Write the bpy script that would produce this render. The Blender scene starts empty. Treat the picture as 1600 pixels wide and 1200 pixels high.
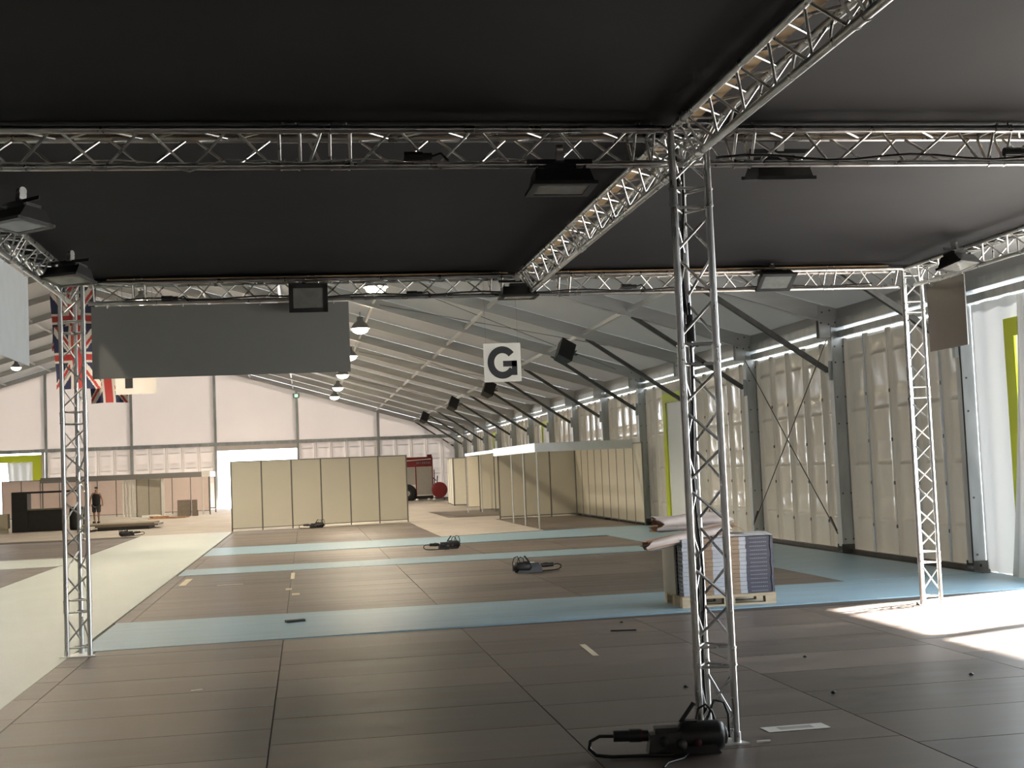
import bpy, math, random
from mathutils import Vector, Matrix, Quaternion
random.seed(7)
S = bpy.context.scene
COL = S.collection

# ------------------------------------------------------------------ camera
H = 1.845
Rm = ((0.98696, -0.03146, 0.15786), (-0.15561, 0.06896, 0.98541), (-0.04189, -0.99712, 0.06316))
cd = bpy.data.cameras.new('camera'); cam = bpy.data.objects.new('camera', cd); COL.objects.link(cam)
M = Matrix.Identity(4)
for i in range(3):
    M[i][0] = Rm[i][0]; M[i][1] = -Rm[i][1]; M[i][2] = -Rm[i][2]
M[2][3] = H
cam.matrix_world = M
cd.sensor_fit = 'HORIZONTAL'; cd.sensor_width = 36; cd.lens = 2050 / 1600 * 36
cd.clip_start = 0.05; cd.clip_end = 500
S.camera = cam

# ------------------------------------------------------------------ light
w = bpy.data.worlds.new('sky'); S.world = w; w.use_nodes = True
bg = w.node_tree.nodes['Background']; bg.inputs[0].default_value = (0.86, 0.93, 1.0, 1); bg.inputs[1].default_value = 4.0
sd = bpy.data.lights.new('sun', 'SUN'); sun = bpy.data.objects.new('sun', sd); COL.objects.link(sun)
sd.energy = 42.0; sd.angle = math.radians(2.0); sd.color = (1, 0.96, 0.9)
sun.rotation_euler = Vector((-0.68, -0.25, -0.68)).to_track_quat('-Z', 'Y').to_euler()
vs = S.view_settings
vs.view_transform = 'Standard'; vs.look = 'None'; vs.exposure = 1.32; vs.gamma = 1.0
vs.use_curve_mapping = False
LAMP_W = 620.0

# ------------------------------------------------------------------ materials
def nodes(name):
    m = bpy.data.materials.new(name); m.use_nodes = True
    nt = m.node_tree; b = nt.nodes['Principled BSDF']
    return m, nt, b
def mat(name, col, rough=0.5, metal=0.0, noise=0.0, scale=(6, 6, 6), bump=0.0, bscale=None, spec=None, rvar=0.0, coord='Object', rand=0.0, detail=4):
    m, nt, b = nodes(name)
    b.inputs['Base Color'].default_value = (*col, 1); b.inputs['Roughness'].default_value = rough
    b.inputs['Metallic'].default_value = metal
    if spec is not None: b.inputs['Specular IOR Level'].default_value = spec
    if noise or bump or rvar or rand:
        tc = nt.nodes.new('ShaderNodeTexCoord'); mp = nt.nodes.new('ShaderNodeMapping'); mp.inputs['Scale'].default_value = scale
        nt.links.new(tc.outputs[coord], mp.inputs[0])
        oi = nt.nodes.new('ShaderNodeObjectInfo')
        mul = nt.nodes.new('ShaderNodeMath'); mul.operation = 'MULTIPLY'; mul.inputs[1].default_value = 37.0
        nt.links.new(oi.outputs['Random'], mul.inputs[0]); nt.links.new(mul.outputs[0], mp.inputs['Location'])
        nz = nt.nodes.new('ShaderNodeTexNoise'); nz.inputs['Scale'].default_value = 1.0; nz.inputs['Detail'].default_value = detail
        nt.links.new(mp.outputs[0], nz.inputs['Vector'])
        fac = nz.outputs[0]
        if noise or rand:
            mr = nt.nodes.new('ShaderNodeMapRange'); mr.inputs[1].default_value = 0.25; mr.inputs[2].default_value = 0.75
            mr.inputs[3].default_value = 1 - noise; mr.inputs[4].default_value = 1 + noise
            nt.links.new(fac, mr.inputs[0])
            v = mr.outputs[0]
            if rand:
                mr2 = nt.nodes.new('ShaderNodeMapRange'); mr2.inputs[3].default_value = 1 - rand; mr2.inputs[4].default_value = 1 + rand
                nt.links.new(oi.outputs['Random'], mr2.inputs[0])
                mm = nt.nodes.new('ShaderNodeMath'); mm.operation = 'MULTIPLY'
                nt.links.new(v, mm.inputs[0]); nt.links.new(mr2.outputs[0], mm.inputs[1]); v = mm.outputs[0]
            mx = nt.nodes.new('ShaderNodeVectorMath'); mx.operation = 'SCALE'; mx.inputs[0].default_value = col
            nt.links.new(v, mx.inputs['Scale']); nt.links.new(mx.outputs[0], b.inputs['Base Color'])
        if rvar:
            mr = nt.nodes.new('ShaderNodeMapRange'); mr.inputs[3].default_value = max(0.03, rough - rvar); mr.inputs[4].default_value = min(1, rough + rvar)
            nt.links.new(fac, mr.inputs[0]); nt.links.new(mr.outputs[0], b.inputs['Roughness'])
        if bump:
            bp = nt.nodes.new('ShaderNodeBump'); bp.inputs['Strength'].default_value = bump; bp.inputs['Distance'].default_value = 0.02
            if bscale:
                mp2 = nt.nodes.new('ShaderNodeMapping'); mp2.inputs['Scale'].default_value = bscale
                nt.links.new(tc.outputs[coord], mp2.inputs[0]); nt.links.new(mul.outputs[0], mp2.inputs['Location'])
                nz2 = nt.nodes.new('ShaderNodeTexNoise'); nz2.inputs['Scale'].default_value = 1.0; nz2.inputs['Detail'].default_value = 2
                nt.links.new(mp2.outputs[0], nz2.inputs['Vector']); nt.links.new(nz2.outputs[0], bp.inputs['Height'])
            else: nt.links.new(fac, bp.inputs['Height'])
            nt.links.new(bp.outputs[0], b.inputs['Normal'])
    return m
def translucent(m, col, fac):
    """let part of the daylight behind the sheet through"""
    nt = m.node_tree; b = nt.nodes['Principled BSDF']; out = nt.nodes['Material Output']
    tr = nt.nodes.new('ShaderNodeBsdfTranslucent'); tr.inputs[0].default_value = (*col, 1)
    mx = nt.nodes.new('ShaderNodeMixShader'); mx.inputs[0].default_value = fac
    nt.links.new(b.outputs[0], mx.inputs[1]); nt.links.new(tr.outputs[0], mx.inputs[2]); nt.links.new(mx.outputs[0], out.inputs[0])
    return m
def emit(name, col, s):
    m, nt, b = nodes(name); b.inputs['Emission Color'].default_value = (*col, 1); b.inputs['Emission Strength'].default_value = s
    b.inputs['Base Color'].default_value = (*col, 1)
    return m

ALU = mat('aluminium', (0.62, 0.62, 0.61), 0.3, 1.0, 0.12, (9, 9, 3), rvar=0.12)
GALV = mat('column_aluminium', (0.42, 0.45, 0.46), 0.42, 0.7, 0.22, (5, 5, 1.2), rvar=0.15)
RAFT = mat('rafter_aluminium', (0.50, 0.51, 0.51), 0.42, 0.5, 0.15, (0.6, 4, 4), rvar=0.12)
DARKSTEEL = mat('dark_steel', (0.10, 0.10, 0.095), 0.5, 0.6, 0.2, (8, 8, 8))
BOLT = mat('bolt_steel', (0.12, 0.12, 0.12), 0.4, 0.8)
PLATE = mat('plate_aluminium', (0.8, 0.8, 0.78), 0.35, 0.6, 0.1)
BLACKCLOTH = mat('black_cloth', (0.0085, 0.0085, 0.010), 0.75, 0, 0.25, (1.2, 1.2, 1.2), bump=0.15, bscale=(2, 2, 2), spec=0.25)
BLACK = mat('black_plastic', (0.012, 0.012, 0.012), 0.45, 0, 0.2)
BLACKPAINT = mat('black_paint', (0.014, 0.013, 0.012), 0.6, 0, 0.3)
PLY = mat('brown_plywood', (0.108, 0.085, 0.071), 0.40, 0, 0.5, (0.55, 4.5, 1), rvar=0.16, rand=0.30, bump=0.05, detail=6)
SUBFLOOR = mat('subfloor', (0.05, 0.04, 0.032), 0.7, 0, 0.2)
BLUE = mat('blue_carpet', (0.215, 0.335, 0.41), 0.36, 0, 0.16, (1.0, 5, 1), bump=0.05, bscale=(60, 60, 60), rvar=0.03)
PALEAISLE = mat('pale_carpet', (0.42, 0.46, 0.44), 0.42, 0, 0.12, (1.5, 0.7, 1), bump=0.2, bscale=(40, 40, 40), rvar=0.12)
GREYCARPET = mat('grey_carpet', (0.36, 0.32, 0.28), 0.7, 0, 0.12, (1, 0.6, 1), bump=0.2, bscale=(40, 40, 40))
ROOF = translucent(mat('roof_sheet', (0.36, 0.365, 0.36), 0.5, 0, 0.06, (0.4, 0.4, 0.4), bump=0.15, bscale=(0.6, 0.6, 0.6)), (0.88, 0.9, 0.9), 0.0022)
CANVAS = translucent(mat('gable_canvas', (0.70, 0.67, 0.65), 0.55, 0, 0.05, (0.3, 0.3, 0.3), bump=0.1, bscale=(0.7, 0.7, 0.7)), (0.95, 0.90, 0.87), 0.14)
CURTAIN = translucent(mat('curtain_canvas', (0.74, 0.77, 0.78), 0.5), (0.9, 0.95, 1.0), 0.014)
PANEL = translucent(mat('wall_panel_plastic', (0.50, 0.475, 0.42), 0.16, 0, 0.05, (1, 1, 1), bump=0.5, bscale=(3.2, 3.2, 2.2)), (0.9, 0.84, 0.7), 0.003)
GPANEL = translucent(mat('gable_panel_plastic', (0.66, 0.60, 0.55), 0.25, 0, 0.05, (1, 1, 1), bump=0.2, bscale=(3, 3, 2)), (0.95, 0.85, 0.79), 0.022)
LIGHTLEAK = translucent(mat('panel_light_leak', (0.62, 0.68, 0.72), 0.3), (0.8, 0.92, 1.0), 0.03)  # pale blue colour stands in for daylight leaking between wall panels
EAVELIGHT = translucent(mat('eave_light_strip', (0.7, 0.7, 0.68), 0.4), (0.95, 0.97, 1.0), 0.45)  # sheet that passes much daylight, for the bright line under the eave
LIME = translucent(mat('lime_frame', (0.58, 0.66, 0.04), 0.5), (0.7, 0.85, 0.05), 0.04)
CREAM = mat('cream_shell_panel', (0.68, 0.645, 0.53), 0.5, 0, 0.03, (0.8, 0.8, 0.8))
OFFWHITE = mat('offwhite_shell_panel', (0.70, 0.68, 0.58), 0.5, 0, 0.03)
PINK = translucent(mat('pink_lit_shell_panel', (0.86, 0.75, 0.70), 0.5, 0, 0.03), (1.0, 0.88, 0.83), 0.3)  # pinkish light on the far left stand put into the panel colour
POST = mat('shell_post_grey', (0.22, 0.22, 0.20), 0.45, 0.5, 0.1)
FASCIA = mat('fascia_aluminium', (0.74, 0.75, 0.76), 0.32, 0.6, 0.05)
BANNER = mat('grey_banner', (0.23, 0.235, 0.225), 0.6, 0, 0.06, (1, 1, 1))
PALEBANNER = mat('pale_grey_banner', (0.50, 0.53, 0.54), 0.5, 0, 0.05)
METALPANEL = mat('brushed_panel', (0.27, 0.26, 0.245), 0.22, 0.75, 0.06, (14, 14, 1))
WOOD = mat('batten_wood', (0.50, 0.36, 0.20), 0.6, 0, 0.2, (2, 2, 20))
PALLETWOOD = mat('pallet_wood', (0.46, 0.37, 0.25), 0.75, 0, 0.25, (3, 12, 12))
CARD = mat('grey_cardboard', (0.50, 0.43, 0.40), 0.75, 0, 0.12, (5, 5, 5), bump=0.3)
KRAFT = mat('kraft_cardboard', (0.42, 0.24, 0.14), 0.8, 0, 0.15, (6, 6, 6))
CARDSIDE = mat('grey_board_sheet', (0.38, 0.36, 0.31), 0.7, 0, 0.1, (3, 3, 3))
NAVY = mat('navy_print', (0.05, 0.055, 0.085), 0.4, 0, 0.15)
PACKW = mat('pale_print', (0.40, 0.425, 0.47), 0.4, 0, 0.08)
PACKB = mat('brown_print', (0.27, 0.185, 0.115), 0.45, 0, 0.15, (4, 4, 20))
PRINTW = mat('white_print', (0.22, 0.22, 0.24), 0.5)
WHITE = mat('white_paint', (0.80, 0.79, 0.75), 0.45, 0, 0.04)
WRAP = mat('stretch_wrap', (0.82, 0.83, 0.84), 0.15, 0, 0.1, (8, 8, 8), bump=0.5)
TAPE = mat('tape_cream', (0.62, 0.55, 0.42), 0.6, 0, 0.1)
INK = mat('sign_ink', (0.018, 0.018, 0.022), 0.5)
SIGN = mat('sign_board', (0.70, 0.69, 0.64), 0.5, 0, 0.02)
RED = mat('red_paint', (0.20, 0.014, 0.018), 0.35, 0, 0.1)
DARKRED = mat('dark_red_plastic', (0.07, 0.008, 0.010), 0.5)
TRUCKGREY = mat('shutter_grey', (0.42, 0.40, 0.37), 0.45, 0.3, 0.05)
RUBBER = mat('rubber', (0.015, 0.015, 0.015), 0.8)
SKIN = mat('skin', (0.33, 0.19, 0.13), 0.55)
HAIR = mat('hair', (0.03, 0.02, 0.015), 0.7)
TANK = mat('black_tank_top', (0.012, 0.012, 0.013), 0.8)
SHORTS = mat('grey_shorts', (0.05, 0.052, 0.055), 0.85)
FBLUE = mat('flag_blue', (0.03, 0.035, 0.10), 0.7); FRED = mat('flag_red', (0.48, 0.05, 0.05), 0.7); FWHITE = mat('flag_white', (0.74, 0.70, 0.66), 0.7)
GLASS = mat('flood_glass', (0.14, 0.145, 0.135), 0.12, 0, 0.15, (12, 12, 12))
BULB = emit('lamp_glow', (1.0, 0.86, 0.60), 18.0)
GREENLED = emit('green_sign_glow', (0.25, 1.0, 0.45), 1.2)
GREYHOUSING = mat('lamp_housing', (0.30, 0.30, 0.29), 0.4, 0.6)
WIRE = mat('steel_wire', (0.11, 0.105, 0.10), 0.5, 0.5)
WHITECABLE = mat('white_cable', (0.55, 0.54, 0.50), 0.5)
GROUND = mat('outside_ground', (0.34, 0.33, 0.31), 0.9, 0, 0.1, (0.5, 0.5, 0.5))

# ------------------------------------------------------------------ mesh helpers
class MB:
    def __init__(s): s.v = []; s.f = []; s.sm = []; s.mi = []
    def add(s, vs, fs, smooth=False, mi=0):
        o = len(s.v); s.v += [Vector(p) for p in vs]
        for f in fs: s.f.append([i + o for i in f]); s.sm.append(smooth); s.mi.append(mi)
        return s
    def box(s, a, b, mi=0):
        x0, y0, z0 = a; x1, y1, z1 = b
        return s.add([(x0, y0, z0), (x1, y0, z0), (x1, y1, z0), (x0, y1, z0), (x0, y0, z1), (x1, y0, z1), (x1, y1, z1), (x0, y1, z1)],
                     [(3, 2, 1, 0), (4, 5, 6, 7), (0, 1, 5, 4), (1, 2, 6, 5), (2, 3, 7, 6), (3, 0, 4, 7)], mi=mi)
    def prism(s, base, top, mi=0):
        n = len(base)
        return s.add(list(base) + list(top), [tuple(range(n))[::-1], tuple(range(n, 2 * n))] + [(i, (i + 1) % n, n + (i + 1) % n, n + i) for i in range(n)], mi=mi)
    def bar(s, a, b, wx, wy, up=(0, 0, 1), mi=0):
        """rectangular bar from a to b, wx across, wy along up"""
        a = Vector(a); b = Vector(b); d = (b - a).normalized(); r = d.cross(Vector(up)).normalized(); u = r.cross(d)
        q = [(-wx / 2, -wy / 2), (wx / 2, -wy / 2), (wx / 2, wy / 2), (-wx / 2, wy / 2)]
        return s.prism([a + r * x + u * y for x, y in q], [b + r * x + u * y for x, y in q], mi)
    def tube(s, a, b, r, n=10, r2=None, cap=True, mi=0):
        a = Vector(a); b = Vector(b); d = (b - a).normalized(); x = d.orthogonal().normalized(); y = d.cross(x); r2 = r if r2 is None else r2
        ra = [a + (x * math.cos(t) + y * math.sin(t)) * r for t in [2 * math.pi * i / n for i in range(n)]]
        rb = [b + (x * math.cos(t) + y * math.sin(t)) * r2 for t in [2 * math.pi * i / n for i in range(n)]]
        s.add(ra + rb, [(i, (i + 1) % n, n + (i + 1) % n, n + i) for i in range(n)], True, mi)
        if cap: s.add(ra, [tuple(range(n))[::-1]], mi=mi); s.add(rb, [tuple(range(n))], mi=mi)
        return s
    def path(s, pts, r, n=6, mi=0):
        pts = [Vector(p) for p in pts]; rings = []
        x = None
        for i, p in enumerate(pts):
            d = (pts[min(i + 1, len(pts) - 1)] - pts[max(i - 1, 0)]).normalized()
            x = d.orthogonal().normalized() if x is None else (x - d * x.dot(d)).normalized()
            y = d.cross(x); rings.append([p + (x * math.cos(2 * math.pi * k / n) + y * math.sin(2 * math.pi * k / n)) * r for k in range(n)])
        vs = [q for g in rings for q in g]
        s.add(vs, [(i * n + k, i * n + (k + 1) % n, (i + 1) * n + (k + 1) % n, (i + 1) * n + k) for i in range(len(pts) - 1) for k in range(n)], True, mi)
        s.add(rings[0], [tuple(range(n))[::-1]], mi=mi); s.add(rings[-1], [tuple(range(n))], mi=mi)
        return s
    def lathe(s, c, prof, n=16, axis=(0, 0, 1), mi=0):
        ax = Vector(axis).normalized(); x = ax.orthogonal().normalized(); y = ax.cross(x); c = Vector(c)
        vs = []
        for r, h in prof:
            for k in range(n):
                t = 2 * math.pi * k / n; vs.append(c + ax * h + (x * math.cos(t) + y * math.sin(t)) * r)
        return s.add(vs, [(i * n + k, i * n + (k + 1) % n, (i + 1) * n + (k + 1) % n, (i + 1) * n + k) for i in range(len(prof) - 1) for k in range(n)], True, mi)
    def grid(s, fn, nu, nv, smooth=True, mi=None, flip=False):
        vs = [fn(i / nu, j / nv) for j in range(nv + 1) for i in range(nu + 1)]
        for j in range(nv):
            for i in range(nu):
                pass
        o = len(s.v); s.v += [Vector(p) for p in vs]
        for j in range(nv):
            for i in range(nu):
                q = [o + j * (nu + 1) + i, o + j * (nu + 1) + i + 1, o + (j + 1) * (nu + 1) + i + 1, o + (j + 1) * (nu + 1) + i]
                s.f.append(q[::-1] if flip else q); s.sm.append(smooth); s.mi.append(mi((i + .5) / nu, (j + .5) / nv) if mi else 0)
        return s
    def mesh(s, name, mats, off=Vector((0, 0, 0))):
        me = bpy.data.meshes.new(name); me.from_pydata([tuple(p - off) for p in s.v], [], s.f)
        for m in (mats if isinstance(mats, (list, tuple)) else [mats]): me.materials.append(m)
        me.polygons.foreach_set('use_smooth', s.sm); me.polygons.foreach_set('material_index', s.mi); me.update()
        return me

ORIGIN = {}
def root(name, label, cat, loc=(0, 0, 0), group=None, kind=None):
    o = bpy.data.objects.new(name, None); COL.objects.link(o); o.location = loc; o.empty_display_size = 0.1
    ORIGIN[o.name] = Vector(loc); tag(o, label, cat, group, kind)
    return o
def tag(o, label=None, cat=None, group=None, kind=None):
    if label: o['label'] = label
    if cat: o['category'] = cat
    if group: o['group'] = group
    if kind: o['kind'] = kind
    return o
def part(name, mb, m, parent=None, label=None):
    """mesh built in world coordinates; keeps its parent's origin"""
    off = ORIGIN[parent.name] if parent else None
    if off is None:
        xs = [p.x for p in mb.v]; ys = [p.y for p in mb.v]; zs = [p.z for p in mb.v]
        off = Vector(((min(xs) + max(xs)) / 2, (min(ys) + max(ys)) / 2, min(zs)))
    o = bpy.data.objects.new(name, mb.mesh(name, m, off)); COL.objects.link(o)
    ORIGIN[o.name] = off
    if parent: o.parent = parent
    else: o.location = off
    if label: o['label'] = label
    return o
def thing(name, mb, m, label, cat, group=None, kind=None):
    return tag(part(name, mb, m), label, cat, group, kind)
def inst(name, me, parent, loc, quat=None, scale=None, label=None):
    """object sharing mesh me; loc in world"""
    o = bpy.data.objects.new(name, me); COL.objects.link(o); o.parent = parent
    o.location = Vector(loc) - ORIGIN[parent.name]
    if quat is not None: o.rotation_mode = 'QUATERNION'; o.rotation_quaternion = quat
    if scale: o.scale = scale
    if label: o['label'] = label
    return o
UNITROD = MB().tube((0, 0, 0), (0, 0, 1), 0.0095, 8).mesh('brace_rod', ALU)
def rod(name, a, b, parent, me=UNITROD):
    a = Vector(a); b = Vector(b); d = b - a
    return inst(name, me, parent, a, d.to_track_quat('Z', 'Y'), (1, 1, d.length))
def copy_tree(o, loc=None, label=None):
    c = o.copy(); COL.objects.link(c); ORIGIN[c.name] = Vector(loc) if loc is not None else ORIGIN[o.name]
    if loc is not None: c.location = loc
    if label: c['label'] = label
    for ch in list(o.children):
        k = ch.copy(); COL.objects.link(k); k.parent = c
        for g in list(ch.children):
            q = g.copy(); COL.objects.link(q); q.parent = k
    return c
ORD = ['first', 'second', 'third', 'fourth', 'fifth', 'sixth', 'seventh', 'eighth', 'ninth', 'tenth', 'eleventh', 'twelfth', 'thirteenth', 'fourteenth', 'fifteenth', 'sixteenth']

# ------------------------------------------------------------------ tent dimensions
XW, XL, XR = 10.12, -31.7, -10.8           # right wall, left wall, ridge
YS = [23.35 + 4.85 * k for k in range(-7, 14)]   # portal frames
YG = YS[-1]; YN = YS[0]
SL = 0.30
def zraf(x): return 4.25 + SL * ((10.0 - x) if x > XR else (x + 31.6))   # underside of the rafters
def zskin(x): return zraf(x) + 0.30

# ---- ground, floor
thing('ground', MB().box((-90, -60, -0.3), (90, 160, -0.12)), GROUND, 'pale ground outside the tent', 'ground', kind='structure')
floor = tag(part('floor', MB().box((XL, YN, -0.1), (XW + .1, YG + .1, -0.012)), SUBFLOOR), 'dark sub-floor of the tent under boards and carpet', None, None, 'structure')
BW, BL = 2.04, 0.97
BOARD = {}
def board(x0, y0, x1, y1):
    k = (round(x1 - x0, 2), round(y1 - y0, 2))
    if k[0] < 0.05 or k[1] < 0.05: return
    if k not in BOARD:
        a, b = k[0] / 2 - 0.003, k[1] / 2 - 0.003
        BOARD[k] = MB().prism([(-a, -b, 0), (a, -b, 0), (a, b, 0), (-a, b, 0)], [(-a + .002, -b + .002, .012), (a - .002, -b + .002, .012), (a - .002, b - .002, .012), (-a + .002, b - .002, .012)]).mesh('floor_board', PLY)
    inst('floor_board', BOARD[k], floor, ((x0 + x1) / 2, (y0 + y1) / 2, -0.012 + random.uniform(-.0006, .0006)))
def boards(x0, y0, x1, y1, bl=BL):
    ci = math.floor((x0 + 0.30) / BW)
    while True:
        a = -0.30 + ci * BW; b = a + BW
        if a >= x1 - .03: break
        xa, xb = max(a, x0), min(b, x1)
        if xb - xa > .05:
            oy = (ci * 0.37) % 1 * bl * 0.6
            y = y0 - oy
            while y < y1 - .04:
                ya, yb = max(y, y0), min(y + bl, y1)
                if yb - ya > .06: board(xa, ya, xb, yb)
                y += bl
        ci += 1
boards(-2.58, 1.6, 9.96, 15.3)
boards(-2.55, 18.1, 7.65, 26.4)
boards(-2.52, 28.12, 7.62, 32.7)
boards(-2.50, 36.3, 3.65, 46.7, 1.3)
boards(-13.3, 17.2, -5.65, 31.6, 1.2)
boards(-13.3, 35.2, -5.70, 45.5, 1.3)
boards(6.75, 37.3, 9.75, 46.8, 1.3)
boards(5.4, 50.5, 9.6, 58.5, 2.0)
def sheet(name, pts, z0, z1, m, label, cat='carpet', group=None):
    return thing(name, MB().prism([(x, y, z0) for x, y in pts], [(x, y, z1) for x, y in pts]), m, label, cat, group)
sheet('carpet_runner', [(-2.52, 15.22), (9.96, 15.95), (9.96, 18.05), (-2.52, 18.12)], -.012, .005, BLUE, 'blue carpet strip running under the loaded pallet', group='blue carpet strips across the hall')
sheet('carpet_runner', [(-2.50, 26.36), (7.62, 26.55), (7.62, 28.3), (-2.50, 28.1)], -.012, .005, BLUE, 'narrow blue carpet strip, second from the pallet', group='blue carpet strips across the hall')
sheet('carpet_runner', [(-2.50, 32.68), (7.62, 33.2), (7.62, 37.1), (3.7, 36.3), (-2.50, 36.3)], -.012, .005, BLUE, 'blue carpet strip nearest the cream shell-scheme wall', group='blue carpet strips across the hall')
sheet('carpet_runner', [(7.64, 18.1), (9.76, 18.1), (9.76, 37.2), (7.64, 37.2)], -.012, .004, BLUE, 'blue carpet strip along the foot of the right wall', group='blue carpet strips across the hall')
sheet('aisle_carpet', [(-5.64, -8), (-2.59, -8), (-2.55, 47.0), (-5.64, 47.0)], -.012, .003, PALEAISLE, 'broad pale aisle carpet running towards the far gable')
sheet('carpet_runner', [(-13.3, 31.62), (-5.66, 31.62), (-5.66, 35.15), (-13.3, 35.15)], -.012, .004, PALEAISLE, 'pale carpet strip left of the aisle between two brown floors')
sheet('grey_carpet', [(3.68, 36.5), (6.72, 37.3), (6.72, 47.1), (3.68, 47.1)], -.012, .002, GREYCARPET, 'grey carpet path between the two cream shell-scheme stands')
sheet('grey_carpet', [(-31.3, 47.15), (9.74, 47.15), (9.74, YG - .2), (-31.3, YG - .2)], -.0125, -.003, GREYCARPET, 'pale grey carpet at the far end in front of the gable')
sheet('grey_carpet', [(-31, -8), (-13.35, -8), (-13.35, 47.0), (-31, 47.0)], -.0125, -.001, GREYCARPET, 'grey carpet at the far left side of the hall')
boards(-13.3, 2.0, -5.65, 17.1, 3.0)

# ---- portal frames (columns, rafters, knee braces)
def portal(y, idx):
    if idx == len(YS) - 1: lab = 'aluminium portal frame at the far gable end'
    elif idx >= 6: lab = ORD[idx - 6] + ' aluminium portal frame counted from the open doorway on the right'
    else: lab = 'aluminium portal frame behind or beside the camera, ' + ORD[idx] + ' from the near gable'
    r = root('portal_frame', lab, 'frame', (XW, y, 0), 'aluminium portal frames of the tent')
    hx = 0.15; full = 5 <= idx
    c = MB()
    c.box((XW - .30, y - .09, 0.12), (XW - .285, y + .09, 4.25)); c.box((XW - .285, y - .085, 0.12), (XW - .03, y - .07, 4.25)); c.box((XW - .285, y + .07, 0.12), (XW - .03, y + .085, 4.25)); c.box((XW - .03, y - .09, 0.12), (XW - .015, y + .09, 4.25))
    col = part('column', c, GALV, r)
    for side in (1, -1):
        x0 = XW - .02 if side > 0 else XL + .02
        a = Vector((x0, y, zraf(x0) + .14)); b = Vector((XR, y, zraf(XR) + .14))
        part('rafter', MB().bar(a, b, 0.13, 0.29), RAFT, r)
    part('column', MB().box((XL + .015, y - .09, 0.0), (XL + .30, y + .09, 4.25)), GALV, r)
    part('base_shoe', MB().box((XW - .34, y - .14, -.01), (XW - .0, y + .14, .03)).box((XW - .32, y - .11, .03), (XW - .03, y - .092, .16)).box((XW - .32, y + .092, .03), (XW - .03, y + .11, .16)).tube((XW - .2, y - .16, .09), (XW - .2, y + .16, .09), .02, 8), DARKSTEEL, r)
    br = part('bracket', MB().box((XW - .37, y - .05, 3.22), (XW - .295, y + .05, 3.58)), GALV, r)
    part('knee_brace', MB().bar((XW - .36, y, 3.40), (7.28, y, zraf(7.28) + .01), 0.09, 0.09), DARKSTEEL, r)
    part('eave_plate', MB().box((XW - .52, y - .075, 4.02), (XW - .02, y - .0655, 4.62)).box((XW - .52, y + .0655, 4.02), (XW - .02, y + .075, 4.62)), RAFT, r)
    if idx in (6, 7, 8, 9, 10):
        for k, (dx, z) in enumerate(((-.45, 4.5), (-.30, 4.53), (-.48, 4.3), (-.33, 4.27), (-.2, 4.3))):
            inst('bolt', BOLTME, r, (XW + dx, y - .075, z))
        for z in (0.25, 1.1, 2.4, 2.9, 3.55, 3.85):
            for dx in (-.24, -.08): inst('bolt', BOLTME, r, (XW + dx, y - .085, z))
    return r
BOLTME = MB().tube((0, -.008, 0), (0, .004, 0), .018, 6).mesh('bolt', BOLT)
frames = [portal(y, i) for i, y in enumerate(YS)]

# ---- roof
ceiling = root('ceiling', None, None, (0, 0, 4), kind='structure')
ceiling['label'] = 'translucent white tent roof in sheets between the rafters'
for i in range(len(YS) - 1):
    y0, y1 = YS[i] + .005, YS[i + 1] - .005
    for side in (0, 1):
        xa, xb = (XW + .25, XR) if side == 0 else (XR, XL - .25)
        def f(u, v, xa=xa, xb=xb, y0=y0, y1=y1):
            x = xa + (xb - xa) * u
            return (x, y0 + (y1 - y0) * v, zskin(x) - 0.05 * math.sin(math.pi * v) * (0.5 + .5 * math.sin(math.pi * u)))
        part('roof_sheet', MB().grid(f, 10, 6), ROOF, ceiling)
PURX = [7.2, 4.75, 2.1, -0.6, -3.3, -6.0, -8.6, -13.0, -15.7, -18.4, -21.0, -23.6, -26.3, -28.9]
for x in PURX:
    for i in range(5, len(YS) - 1):
        part('purlin', MB().box((x - .035, YS[i] + .07, zraf(x) + .08), (x + .035, YS[i + 1] - .07, zraf(x) + .17)), FASCIA, ceiling)
for i in range(3, len(YS) - 1):
    part('eave_beam', MB().box((XW - .19, YS[i] + .08, 4.20), (XW - .03, YS[i + 1] - .08, 4.36)), GALV, ceiling)
    part('eave_leak_filler', MB().prism([(XW - .16, YS[i] + .08, 4.36), (XW + .1, YS[i] + .08, 4.36), (XW + .1, YS[i] + .08, 4.49), (XW - .16, YS[i] + .08, 4.56)], [(XW - .16, YS[i + 1] - .08, 4.36), (XW + .1, YS[i + 1] - .08, 4.36), (XW + .1, YS[i + 1] - .08, 4.49), (XW - .16, YS[i + 1] - .08, 4.56)]), ROOF, ceiling)  # added filler, closes the beam-to-roof gap against sky and sun leaks
    part('eave_light_strip', MB().box((XW - .036, YS[i] + .02, 3.93), (XW - .031, YS[i + 1] - .02, 4.22)), EAVELIGHT, ceiling)  # added strip: shows the eave gap as a bright line, stops sun streaks
    part('eave_rail', MB().box((XW - .17, YS[i] + .08, 4.02), (XW - .05, YS[i + 1] - .08, 4.14)), GALV, ceiling)
part('ridge_beam', MB().box((XR - .06, YN, zraf(XR) + .02), (XR + .06, YG, zraf(XR) + .16)), RAFT, ceiling)
for i in (9, 12, 15):
    for (xa, xb, ya, yb) in ((9.3, 2.2, YS[i], YS[i + 1]), (9.3, 2.2, YS[i + 1], YS[i])):
        part('bracing_wire', MB().tube((xa, ya, zraf(xa) + .12), (xb, yb, zraf(xb) + .12), .008, 5), WIRE, ceiling)

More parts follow.
